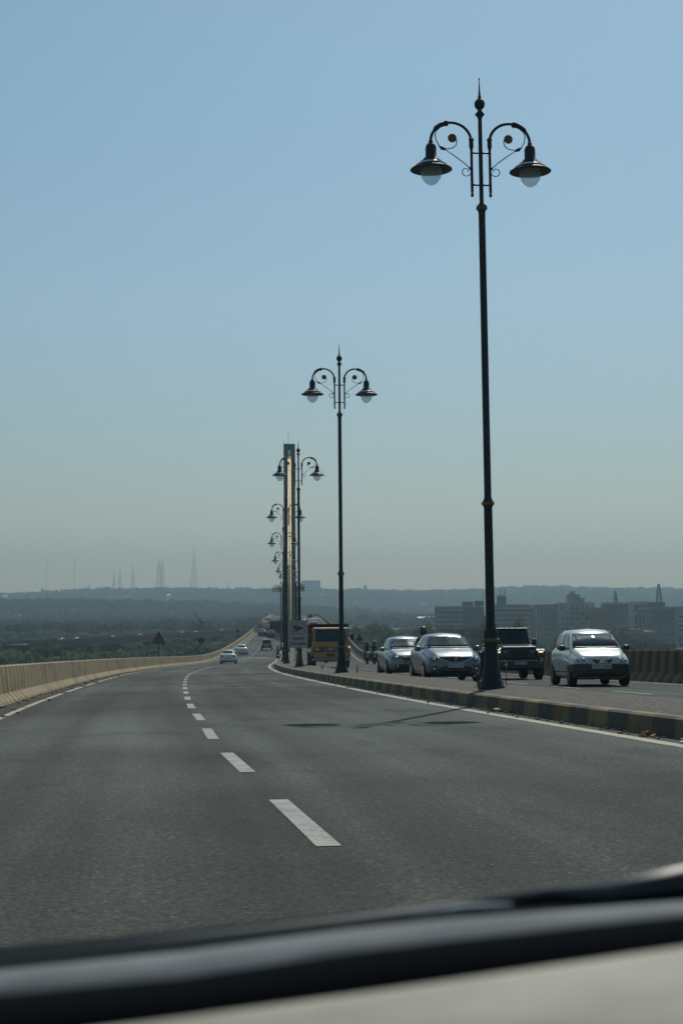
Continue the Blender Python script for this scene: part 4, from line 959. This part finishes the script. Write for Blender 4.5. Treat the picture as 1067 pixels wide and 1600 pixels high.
for y, u, fc, m_, r_, cl, he, lm, lr in spots:
    m_ = m_ or copy_tree(mc); k = r_ or copy_tree(ri)
    if cl:
        k.data = k.data.copy(); k.data.materials[0] = cl
        for ch in [x for x in bpy.data.objects if x.parent == k and x.name.startswith('helmet')]: ch.data = ch.data.copy(); ch.data.materials[0] = he
    of = off_for(u, y)
    put(m_, 0, y, of, lm, 'motorcycle', 'motorcycles on the bridge', face=fc); put(k, 0, y, of, lr, 'person', 'motorcycle riders', face=fc)
# ------------------------------------------------------------------ landscape
ZG = -20.8
def hills(x, y):
    n = 6*math.sin(x*.0021+1.3)+4*math.sin(x*.0053+y*.001)+2.5*math.sin(x*.011+2)+3*math.sin(y*.004+x*.002)
    a = 1/(1+math.exp(-(y-3500-60*math.sin(x*.003))/260)); bfar = 66*a
    left = 1/(1+math.exp((x+60)/120))
    mid = 27*left*math.exp(-((y-2350)/330)**2)
    return ZG + bfar + mid + n*(.08+.9*a) + 3*left*min(1, max(0, (y-1200)/800))
gx = np.linspace(-9000, 9000, 241); gy = np.concatenate([np.linspace(-3000, 1000, 30), np.linspace(1050, 5000, 110), np.linspace(5100, 9000, 20)])
vs = []
for y in gy:
    for x in gx:
        z = hills(x, y) if y > 1000 else ZG
        vs.append((x, y, z))
n = len(gx); b = MB(); b.add(vs, [(i*n+j, i*n+j+1, (i+1)*n+j+1, (i+1)*n+j) for i in range(len(gy)-1) for j in range(n-1)], True)
t = NT('ground_scrub'); tc = t.new('ShaderNodeTexCoord').outputs['Object']
c_ = t.ramp(t.noise(tc, .004, 6), [(.35, (.022, .032, .018)), (.55, (.038, .045, .026)), (.7, (.08, .078, .05))]); t.link(c_, t.b.inputs['Base Color']); t.b.inputs['Roughness'].default_value = .95
tag(b.build('ground', t.m, fix=False), 'scrub plain and wooded ridge stretching to the horizon', None, kind='structure')

def clump_field(name, pts, rad, hts, m, nf, label, fs=.34):
    """leaf clumps spread through the crowns of all trees of a wood, one mesh"""
    N = len(pts); pts = np.asarray(pts, float); rad = np.asarray(rad)[:, None]; hts = np.asarray(hts)[:, None]
    d = rng.normal(size=(N, nf, 3)); d /= np.linalg.norm(d, axis=2, keepdims=True); d[:, :, 2] = np.where(d[:, :, 2] < -.35, -d[:, :, 2], d[:, :, 2])
    rr = rng.uniform(.55, 1.05, (N, nf)) * (1+.22*np.sin(d[:, :, 0]*5+rng.uniform(0, 6, (N, 1)))*np.cos(d[:, :, 1]*4+rng.uniform(0, 6, (N, 1))))
    c = np.empty((N, nf, 3)); c[:, :, 0] = pts[:, None, 0]+d[:, :, 0]*rr*rad; c[:, :, 1] = pts[:, None, 1]+d[:, :, 1]*rr*rad
    c[:, :, 2] = pts[:, None, 2]+hts*.62+d[:, :, 2]*rr*hts*.40
    nrm = d+rng.normal(size=d.shape)*.55; nrm /= np.linalg.norm(nrm, axis=2, keepdims=True)
    a = np.cross(nrm, rng.normal(size=d.shape)); a /= np.linalg.norm(a, axis=2, keepdims=True); bb = np.cross(nrm, a)
    s = (rad*fs*rng.uniform(.6, 1.3, (N, nf)))[:, :, None]
    k = N*nf; V = np.empty((k, 4, 3)); jit = lambda: rng.uniform(.6, 1.2, (N, nf, 1))
    V[:, 0] = (c+a*s*jit()).reshape(k, 3); V[:, 1] = (c+bb*s*jit()).reshape(k, 3); V[:, 2] = (c-a*s*jit()).reshape(k, 3); V[:, 3] = (c-bb*s*jit()).reshape(k, 3)
    me = bpy.data.meshes.new(name); me.vertices.add(k*4); me.vertices.foreach_set('co', V.astype(np.float32).ravel())
    me.loops.add(k*4); me.loops.foreach_set('vertex_index', np.arange(k*4, dtype=np.int32))
    me.polygons.add(k); me.polygons.foreach_set('loop_start', np.arange(0, k*4, 4, dtype=np.int32)); me.polygons.foreach_set('loop_total', np.full(k, 4, dtype=np.int32))
    me.update(); me.validate(); me.materials.append(m); o = link(name, me)
    if label: tag(o, label, None, kind='stuff')
    return o
def field(n, y0, y1, r0, r1, h0, h1, xs=lambda x, y: True):
    P_, r_, h_ = [], [], []
    while len(P_) < n:
        y = math.sqrt(random.uniform(y0*y0, y1*y1)); x = random.uniform(-.30, .30)*y
        if not xs(x, y): continue
        P_.append((x, y, hills(x, y) if y > 1000 else ZG)); k = random.random(); r_.append(r0+(r1-r0)*k); h_.append((h0+(h1-h0)*k)*random.uniform(.8, 1.2))
    return P_, r_, h_
F1 = foliage('foliage_near', (.052, .078, .050), (.112, .132, .076), .012, .25)
F2 = foliage('foliage_mid', (.018, .034, .020), (.042, .056, .030), .006, .1)
F3 = foliage('foliage_far', (.012, .026, .018), (.030, .042, .028), .003, .04)
F4 = foliage('foliage_dry', (.045, .052, .026), (.085, .082, .042), .03, .4)
def skip_bld(x, y): return not (y < 1250 and x > .055*y and y > 620)
P1, r1, h1 = field(1700, 360, 1000, 3.0, 6.5, 6, 10, lambda x, y: x < .055*y and not (-.17 < x/y < -.04 and abs(y-(548+(x+92)*5.4)) < 45))
clump_field('near_wood', P1, r1, h1, F1, 420, 'dark green woodland below the bridge on the left and centre', .13)
P2, r2, h2 = field(3800, 950, 2500, 5, 9, 8, 14, lambda x, y: (x < -.02*y or math.sin(x*.013+y*.004) > .1) and skip_bld(x, y))
clump_field('middle_wood', P2, r2, h2, F2, 150, 'hazy mid-distance woodland across the plain', .17)
P3, r3, h3 = field(5200, 2500, 4500, 9, 17, 10, 17, lambda x, y: x < 0 or y > 3000 or random.random() < .4)
clump_field('ridge_wood', P3, r3, h3, F3, 60, 'blue hazy wooded ridge along the skyline', .22)

# single trees that stand out
def tree_proto(h, r, m, seed, palm=False):
    random.seed(seed); t = empty('tree'); b = MB()
    if palm:
        pts = [(0, 0, 0), (.3, 0, h*.4), (.2, .1, h*.75), (.1, 0, h)]; b.tube(pts, [.28, .2, .17, .14], 7); b.build('trunk', mat('bark', (.09, .075, .055), .9, var=.3), t)
        b = MB()
        for k in range(18):
            a = k*2.4; up = random.uniform(-.2, .9); l = random.uniform(2.6, 3.6); prev = Vector((.1, 0, h)); side = Vector((-math.sin(a), math.cos(a), 0))
            for q in range(5):
                tt = (q+1)/5; nx = Vector((.1+math.cos(a)*l*tt, math.sin(a)*l*tt, h+up*l*tt-1.3*l*tt*tt*.6)); w_ = .42*(1-tt*.8)
                b.add([prev-side*w_, prev+side*w_, nx+side*w_*.8-Vector((0, 0, .1)), nx-side*w_*.8-Vector((0, 0, .1))], [(0, 1, 2, 3)]); prev = nx
        b.build('crown', m, t, fix=False); return t
    b.tube([(0, 0, 0), (.15, .1, h*.25), (0, 0, h*.5), (.2, 0, h*.8)], [.45, .36, .25, .08], 8)
    for k in range(7):
        a = k*.9; z0 = h*(.28+.07*k); b.tube([(0, 0, z0), (math.cos(a)*r*.35, math.sin(a)*r*.35, z0+h*.13), (math.cos(a)*r*.7, math.sin(a)*r*.7, z0+h*.2)], [.18, .11, .04], 6)
    b.build('trunk', mat('bark', (.09, .075, .055), .9, var=.3), t)
    lobes = []
    for k in range(11):
        a = k*2.4; q = random.uniform(.2, .75)*r; lobes.append((math.cos(a)*q, math.sin(a)*q, random.uniform(-.15, .28)*h))
    o = clump_field('crown', lobes, [r*random.uniform(.30, .5) for _ in lobes], [h*random.uniform(.42, .65) for _ in lobes], m, 260, None, .16)
    o.parent = t; o.location.z = h*.22; return t
protos = [tree_proto(15, 7.5, F1, 3), tree_proto(12, 6, F4, 5), tree_proto(17, 6.5, F1, 9), tree_proto(13, 3, F4, 11, True)]
random.seed(21)
used = [False]*4
belt = []
for k in range(46):
    u = random.uniform(545, 800) if k < 22 else random.uniform(790, 1090); y = random.uniform(560, 760) if u < 690 else random.uniform(560, 690)
    belt.append((u, y))
for k in range(10): belt.append((random.uniform(-20, 330), random.uniform(400, 600)))
for k, (u, y) in enumerate(belt):
    j = random.choice([0, 1, 2, 1, 0, 3]) if k > 3 else k
    o = protos[j] if not used[j] else copy_tree(protos[j]); used[j] = True
    s_ = random.uniform(.7, 1.15) if u < 800 else random.uniform(.5, .8)
    if k >= 46: s_ = random.uniform(.55, .8)
    o.location = ((u-533)/F*y, y, ZG); o.rotation_euler = (0, 0, random.uniform(0, 6.28)); o.scale = (s_, s_, s_*random.uniform(.9, 1.15))
    if k >= 46: lab, g = ('coconut palm rising out of the wood beyond the left barrier', 'palms in the left wood') if j == 3 else ('round tree crown standing among the wood beyond the left barrier', 'trees in the left wood')
    elif j == 3: lab, g = 'hazy coconut palm among the trees beyond the right barrier', 'palms beyond the right barrier'
    elif u < 690: lab, g = 'hazy tree in the green belt between the tipper truck and the apartment blocks', 'trees between truck and apartment blocks'
    else: lab, g = 'hazy tree at the foot of the apartment blocks beyond the right barrier', 'trees in front of the apartment blocks'
    tag(o, lab, 'tree', g)

# buildings across the water
M_WIN = mat('window_dark', (.055, .065, .075), .3, var=.3, scale=.5)
BM = {k: mat('wall_'+k, c, .85, var=.35, scale=.09) for k, c in dict(grey=(.14, .145, .142), bluegrey=(.11, .12, .125), cream=(.38, .34, .27), pale=(.36, .36, .34), brown=(.19, .165, .13), tan=(.27, .235, .185), slate=(.09, .10, .105)).items()}
win_me = {}
def window_mesh(w_, h_):
    k = (round(w_, 1), round(h_, 1))
    if k not in win_me:
        b = MB(); b.box((0, 0, 0), (w_, .3, h_)); me = bpy.data.meshes.new('window'); me.from_pydata(b.v, [], b.f); me.materials.append(M_WIN); win_me[k] = me
    return win_me[k]
def block(u0, u1, vtop, y, wall, label, floors=7, cols=6, depth=16, yaw=0., style='grid', extras=(), g=None):
    x0, x1 = (u0-533.5)/F*y, (u1-533.5)/F*y; zt = pix((u0+u1)/2, vtop, y).z; W_ = x1-x0; H = zt-ZG
    t = empty('apartment_building', ((x0+x1)/2, y, ZG), yaw); tag(t, label, 'building', g)
    b = MB(); b.box((0, depth/2, H/2), (W_, depth, H)); wl = b.build('wall', BM[wall], t)
    b = MB(); b.box((0, depth/2, H+.5), (W_-.4, depth-.4, .9)); b.box((0, depth/2, H+.1), (W_+.8, depth+.8, .35)); b.build('roof_parapet', BM['pale' if wall in ('cream', 'pale') else 'tan'], t)
    fh = H/(floors+.5); cw = W_/cols
    if style == 'band':
        for i in range(floors):
            b = MB(); b.box((0, -.45, fh*(i+1)+.1), (W_*.94, 1.1, fh*.30)); b.build('balcony', BM['pale' if wall != 'pale' else 'grey'], t)
    elif style == 'fins':
        for j in range(cols+1):
            b = MB(); b.box((-W_/2+cw*j, -.5, H/2), (.7, 1.2, H*.98)); b.build('column', BM['pale' if wall != 'pale' else 'tan'], t)
    for i in range(floors):
        for j in range(cols):
            if (i*7+j*3+int(u0)) % 5 == 0 or (i*i+j*5+int(u1)) % 7 == 1: continue
            o = bpy.data.objects.new('window', window_mesh(cw*.55, fh*.5)); COL.objects.link(o); o.parent = t
            o.location = (-W_/2+cw*(j+.5), -.08, fh*(i+.62))
    for (nm, fx, fw, fz, fhh) in extras:
        b = MB()
        if nm == 'antenna':
            for q in range(int(fw)): b.tube([(W_*(fx-.5)+q*1.2-2, 4, H), (W_*(fx-.5)+q*1.2-2, 4, H+fhh*(.7+.3*(q % 2)))], .28, 5)
            b.build('antenna', BM['slate'], t)
        elif nm == 'mast':
            lattice(b, W_*(fx-.5), 4, H, fhh, fw, .22); b.build('lattice_mast', BM['slate'], t)
        elif nm == 'tank':
            b.lathe([(.5, 0), (fw/2, .1), (fw/2, fhh*.8), (.4, fhh)], (W_*(fx-.5), 4, H+fz), 12); b.build('water_tank', BM['slate'], t)
        else:
            b.box((W_*(fx-.5), 5, H+fz+fhh/2), (fw, 7, fhh)); b.build(nm, BM['pale' if wall in ('pale', 'cream') else wall], t)
def lattice(b, x, y, z, h, w0, th, w1=.25, n=7):
    for sx in (-1, 1):
        for sy in (-1, 1): b.tube([(x+sx*w0/2, y+sy*w0/2, z), (x+sx*w0*w1/2, y+sy*w0*w1/2, z+h)], th, 4)
    for k in range(n+1):
        f = k/n; ww = w0*(1-f*(1-w1))/2; f2 = min(1, (k+1)/n); w2 = w0*(1-f2*(1-w1))/2
        for s in (-1, 1):
            b.tube([(x-ww, y+s*ww, z+h*f), (x+ww, y+s*ww, z+h*f)], th*.8, 4); b.tube([(x+s*ww, y-ww, z+h*f), (x+s*ww, y+ww, z+h*f)], th*.8, 4)
            if k < n: b.tube([(x-s*ww, y-ww, z+h*f), (x+s*w2, y-w2, z+h*f2)], th*.7, 4)
block(680, 722, 950, 905, 'bluegrey', 'long dark grey apartment block at the left end of the row', 8, 6, style='band')
block(722, 754, 949, 925, 'slate', 'dark apartment block with pale rooftop sheds, directly left of the nearest lamp post', 8, 5, extras=(('roof_shed', .25, 6, .8, 2.6), ('roof_shed', .8, 5, .8, 3)))
block(770, 800, 947, 915, 'grey', 'grey apartment tower crowned by four short aerials, just right of the nearest lamp post', 8, 4, style='band', extras=(('roof_shed', .45, 5, .8, 5), ('antenna', .45, 4, 0, 10)))
block(797, 828, 947, 935, 'slate', 'dark apartment block with an orange-brown roof rail beside the four-aerial tower', 8, 6, style='band', extras=(('roof_rail', .5, 10, .4, .6),))
block(826, 842, 951, 960, 'bluegrey', 'narrow grey block squeezed between the dark block and the columned tan block', 8, 3)
block(836, 874, 947, 900, 'tan', 'tan block with tall thin columns above the off-roader', 8, 7, style='fins')
block(873, 926, 944, 890, 'cream', 'cream building with a stepped rooftop tower above the pale hatchback', 8, 7, style='fins', extras=(('roof_tower', .42, 7, .5, 5), ('water_tower', .40, 2.4, 5, 2.4), ('roof_shed', .65, 4, .5, 3)))
block(926, 946, 952, 870, 'brown', 'low brown block right of the cream building', 7, 3)
block(944, 990, 944, 930, 'slate', 'wide dark block topped by a small mast in the middle right of the row', 8, 7, extras=(('mast', .38, 2.4, 0, 8),))
block(988, 1020, 943, 900, 'pale', 'pale banded block with projecting white balconies and flat roof canopy', 8, 5, style='band', extras=(('roof_canopy', .4, 12, .3, .8),))
block(1014, 1052, 951, 850, 'grey', 'grey block with a tall dark central opening and a lattice phone mast on top', 7, 4, extras=(('mast', .42, 3.6, 0, 13.5), ('roof_shed', .3, 9, .5, 3)))
block(1056, 1110, 950, 880, 'tan', 'tan building cut off by the right edge of the picture', 8, 6, style='band')
block(952, 1022, 990, 700, 'brown', 'low flat-roofed building with a pale end wall in front of the tall blocks', 4, 8, depth=20, extras=(('roof_shed', .5, 10, .4, 1.5), ('roof_shed', .3, 5, .4, 3)))
block(640, 684, 985, 1050, 'slate', 'low dark shed half hidden in trees left of the long apartment block', 3, 6)
# sheds and far structures
def slab(u0, u1, v0, v1, y, m, label, cat='building', nm='shed', depth=20):
    a = pix(u0, v1, y); c = pix(u1, v0, y); t = empty(nm, ((a.x+c.x)/2, y, a.z)); tag(t, label, cat)
    W_, H = c.x-a.x, c.z-a.z; g = hills(0, y) if y > 1000 else ZG
    b = MB(); b.box((0, depth/2, (H*.45-(a.z-min(g, a.z))-5)/2), (W_, depth, H*.45+(a.z-min(g, a.z))+5)); b.build('wall', m, t)
    b = MB(); b.prism([(-.5, H*.45), (depth/2, H), (depth+.5, H*.45)], -W_/2-.5, W_/2+.5, 'X'); b.build('roof', mat('roof_pale', (.62, .64, .66), .5, var=.1), t)
slab(654, 679, 963.5, 967.5, 1500, BM['pale'], 'long white-roofed shed left of the apartment blocks', depth=40)
farh = [(135, 942.5, 'left of pair below the ridge masts'), (147, 942, 'right of the left pair'), (184, 943.5, 'under the three thin masts'), (197, 943.8, 'right of the one under the three masts'), (215, 943.5, 'farthest right of the mid-ridge row'),
        (98, 974, 'on the plain at left'), (181, 974.5, 'on the plain above the low bridge'), (219, 974.8, 'on the plain above the warning sign'), (7, 932, 'on the ridge at the left edge'), (263, 930, 'pale tower-like on the ridge below the twin masts'), (78, 941, 'faint on the left slope')]
for k, (u, v, wh) in enumerate(farh):
    yv = 3150 if v < 950 else 1900; w_ = random.uniform(4, 7)
    slab(u-w_/2, u+w_/2, v-1.5, v+1.5, yv, BM['pale'], 'distant white-roofed house, %s' % wh, nm='house', depth=14)
t = empty('hospital_building', (pix(486, 926, 3900).x, 3900, pix(486, 926, 3900).z)); tag(t, 'large flat-topped building on the ridge right of the pylon', 'building')
b = MB(); b.box((0, 20, 2), (46, 40, 56)); b.box((-20, 20, -1), (16, 36, 52)); b.build('wall', BM['slate'], t)
b = MB(); b.box((0, 20, 30.6), (30, 20, 1.2)); b.build('roof', BM['slate'], t)
for (u, v, h, lab) in ((570.5, 913, 14, 'water tower on the ridge right of the second lamp post'), (66, 918, 10, 'small water tower on the ridge at far left')):
    q = pix(u, v+6, 4000); t = empty('water_tower', (q.x, 4000, q.z-16)); tag(t, lab, 'water tower')
    b = MB(); b.lathe([(3, 0), (2.2, 14), (2.2, 16)], n=10); b.build('shaft', BM['grey'], t)
    b = MB(); b.lathe([(2, 15), (4, 17), (4, 22), (1.5, 24)], n=12); b.build('tank', BM['grey'], t)
# radio masts on the ridge
M_MAST = mat('mast_steel', (.08, .085, .09), .7)
masts = [(303, 858, 13, 16, 'tallest lattice radio mast, alone on the ridge above the warning sign'), (248.5, 866, 11, 14, 'left mast of the twin lattice masts on the ridge'), (253.5, 868, 10, 14, 'right mast of the twin lattice masts on the ridge'),
         (208, 881, 8, 10, 'lattice mast right of the two small ones, left of the twin masts'), (187.5, 886, 7, 9, 'middle one of the three small lattice masts'), (178, 891, 5, 8, 'leftmost of the three small lattice masts'), (356, 908, 4, 4, 'short mast on the ridge right of the tall lattice mast'), (139.5, 908, 3, 4, 'stubby mast on the left ridge')]
for u, v, w_, n_, lab in masts:
    yv = 4050; a = pix(u, v, yv); g = 45.; t = empty('radio_mast', (a.x, yv, g)); tag(t, lab, 'radio mast', 'radio masts on the ridge')
    b = MB(); lattice(b, 0, 0, 0, (a.z-g)*.8, w_*1.7, .34, .16, n_ if n_ > 6 else 5); b.tube([(0, 0, (a.z-g)*.78), (0, 0, a.z-g)], .5, 5); b.build('lattice', M_MAST, t)
for u, lab in ((72.5, 'thin guyed mast at the far left of the ridge'), (116.5, 'thin guyed mast right of the far left one')):
    a = pix(u, 871, 4050); t = empty('guyed_mast', (a.x, 4050, 45)); tag(t, lab, 'radio mast'); h = a.z-45
    b = MB(); b.tube([(0, 0, 0), (0, 0, h)], .45, 5); b.build('pole', M_MAST, t)
    b = MB()
    for s in (-1, 1): b.tube([(s*h*.35, 0, 0), (0, 0, h*.9)], .08, 4)
    b.build('guy_wire', M_MAST, t)
# the older, lower bridge through the woods on the left
A = Vector((-106, 500, -8.9)); B_ = Vector((-44, 850, -8.9)); dirv = (B_-A).normalized(); nn = Vector((dirv.y, -dirv.x, 0))
t = empty('low_bridge', A); tag(t, 'dark low road bridge running through the woods beyond the left barrier', 'bridge'); Lb = (B_-A).length
b = MB(); b.box((0, Lb/2, -.9), (9, Lb, 1.5)); b.build('deck', mat('old_concrete', (.035, .037, .037), .9, var=.2, scale=.3), t)
for s in (-1, 1):
    b = MB(); b.box((s*4.4, Lb/2, .45), (.3, Lb, 1.2)); b.build('parapet', MATS['old_concrete'], t)
for k in range(9): b = MB(); b.box((0, 20+k*40, -6.2), (5, 1.6, 9.2)); b.build('pier', MATS['old_concrete'], t)
t.rotation_euler = (0, 0, -math.atan2(dirv.x, dirv.y))
for k, (u, lab) in enumerate(((96, 'tiny car on the low bridge farthest left, left of the bright one'), (119, 'tiny white car glinting at the left end of the low bridge'), (218, 'tiny white car glinting on the low bridge left of the warning sign'), (283.5, 'tiny white car glinting on the low bridge right of the warning sign'), (304, 'tiny pale car on the low bridge below the flag'), (308, 'second tiny pale car on the low bridge below the flag'), (346, 'tiny white car glinting at the right end of the low bridge'), (177, 'tiny grey car near the left half of the low bridge'))):
    # where the view line through column u meets the bridge line
    m_ = (u-533.5)/F; tt = (m_*A.y-A.x)/(dirv.x-m_*dirv.y); q = A+dirv*tt
    o = copy_tree(c); o.location = (q.x, q.y, q.z-.1); o.rotation_euler = (0, 0, t.rotation_euler[2]+R(8*k-20)); o.scale = (.95,)*3; tag(o, lab, 'car', 'cars on the low bridge')
# drooping flag on a pole
a = pix(302.5, 954.5, 430); t = empty('flagpole', (a.x, 430, ZG)); tag(t, 'tall thin flagpole with a drooping dark and white flag beyond the left barrier', 'flagpole'); H = a.z-ZG
b = MB(); b.tube([(0, 0, 0), (0, 0, H)], [.12, .05], 6); b.build('pole', mat('pole_grey', (.12, .13, .13), .6), t)
for nm, col, z0, z1 in (('flag_band', (.30, .13, .09), -.2, -1.0), ('flag_band', (.55, .56, .56), -.9, -2.3), ('flag_band', (.03, .05, .06), -2.2, -3.7)):
    b = MB(); n = 8; vs = []
    for k in range(n+1):
        f = k/n; z = z0+(z1-z0)*f; x = max(0, (-z-.2))*.62
        vs += [(x-.05, .15*math.sin(z*3), H+z), (x+.75-.5*abs(z+1.8)/2, -.2+.2*math.sin(z*2+1), H+z-.2)]
    b.add(vs, [(2*i, 2*i+1, 2*i+3, 2*i+2) for i in range(n)], True); fl = b.build(nm, mat('flag_%d' % int(-z0*10), col, .8), t); fl.modifiers.new('S', 'SOLIDIFY').thickness = .03

# ------------------------------------------------------------------ our own car: windscreen foot, wiper and dashboard edge
own = empty('own_car', (0, 1.0, .4)); tag(own, 'blurred bonnet edge, wiper and sunlit dashboard of the car we look out of', 'car')
def ribbon(name, m, rows, parent, smooth_=True, close=True):
    """rows: list of (D, [(u,v)...]) curves through the photo columns, joined into a skin"""
    b = MB(); n = len(rows[0][1]); vs = []
    for D, pts in rows:
        for u, v in pts: vs.append(pix(u, v, D)-own.location)
    fs = [(i*n+j, i*n+j+1, (i+1)*n+j+1, (i+1)*n+j) for i in range(len(rows)-1) for j in range(n-1)]
    b.add(vs, fs, smooth_); o = b.build(name, m, parent, fix=False); o.modifiers.new('S', 'SOLIDIFY').thickness = .006
    return o
def line(pts, n=17):
    us = np.linspace(-500, 1600, n); pu = [p[0] for p in pts]; pv = [p[1] for p in pts]
    def f(u):
        if u < pu[0]: return pv[0]+(u-pu[0])*(pv[1]-pv[0])/(pu[1]-pu[0])
        if u > pu[-1]: return pv[-1]+(u-pu[-1])*(pv[-1]-pv[-2])/(pu[-1]-pu[-2])
        return float(np.interp(u, pu, pv))
    return [(float(u), f(u)) for u in us]
def sh(l, dv): return [(u, v+dv) for u, v in l]
LA = line([(0, 1493), (300, 1466), (600, 1434), (850, 1412), (1067, 1393)]); LB = line([(0, 1538), (300, 1508), (600, 1466), (1067, 1430)]); LC = line([(0, 1576), (300, 1548), (600, 1502), (1067, 1452)]); LD = line([(0, 1645), (300, 1607), (600, 1566), (1067, 1498)])
M_COWL = mat('cowl_grey_blue', (.15, .165, .168), .8, var=.3, scale=12, spec=.1); M_SEAL = mat('seal_black', (.008, .009, .010), 1., spec=0.); M_DASH = mat('dash_beige_grey', (.34, .325, .27), .8, var=.4, scale=5, spec=.1)
M_BON = mat('own_bonnet', (.020, .025, .027), 1., spec=.0)
ribbon('scuttle', M_BON, [(1.30, sh(LA, 2)), (1.22, LA), (1.12, sh(LA, 20)), (1.0, LB)], own)
ribbon('bonnet', M_BON, [(2.1, sh(LA, 60)), (1.7, sh(LA, 22)), (1.32, sh(LA, 8))], own)
ribbon('cowl_panel', M_COWL, [(.985, sh(LB, -6)), (.95, LB), (.88, LC)], own)
ribbon('rubber_seal', M_SEAL, [(.87, sh(LC, -3)), (.85, sh(LC, 4)), (.80, sh(LD, 5))], own)
ribbon('dashboard', M_DASH, [(.785, sh(LD, 2)), (.75, sh(LD, 12)), (.62, sh(LD, 160)), (.42, sh(LD, 700)), (.40, sh(LD, 1600))], own)
wp = [pix(u, v, 1.16)-own.location for u, v in ((-120, 1515), (0, 1507), (200, 1492), (420, 1468), (640, 1442), (860, 1417), (1000, 1400), (1130, 1380))]
b = MB(); b.tube(wp, [.006, .007, .009, .010, .011, .012, .012, .012], 8); b.build('wiper_blade', M_BLK, own)
b = MB(); b.tube([wp[4]+Vector((0, -.01, .006)), wp[5]+Vector((0, -.015, .012)), pix(960, 1400, 1.10)-own.location, pix(1150, 1368, 1.05)-own.location], [.004, .006, .010, .014], 8); b.build('wiper_arm', M_BLK, own)
b = MB(); b.tube([pix(640, 1431, 1.12)-own.location, pix(720, 1423, 1.12)-own.location, pix(800, 1416, 1.12)-own.location], [.002, .0045, .002], 6); b.build('wiper_glint', mat('glint_pale_grey', (.30, .31, .31), .7, metal=.3, var=.5, scale=60), own)  # pale sliver added along the wiper, its colour standing in for a sun glint

# ------------------------------------------------------------------ haze
hz = MB(); hz.box((0, 2520, 76), (7000, 5300, 2*76+2*24)); o = hz.build('haze', bpy.data.materials.new('haze_air')); tag(o, 'thin bluish haze filling the air over river and hills', None, kind='stuff')
m = o.data.materials[0]; m.use_nodes = True; n = m.node_tree.nodes; n.remove(n['Principled BSDF'])
pv = n.new('ShaderNodeVolumePrincipled'); pv.inputs['Density'].default_value = HAZE; pv.inputs['Color'].default_value = (.40, .54, .62, 1); pv.inputs['Anisotropy'].default_value = .3
m.node_tree.links.new(pv.outputs[0], n['Material Output'].inputs['Volume'])
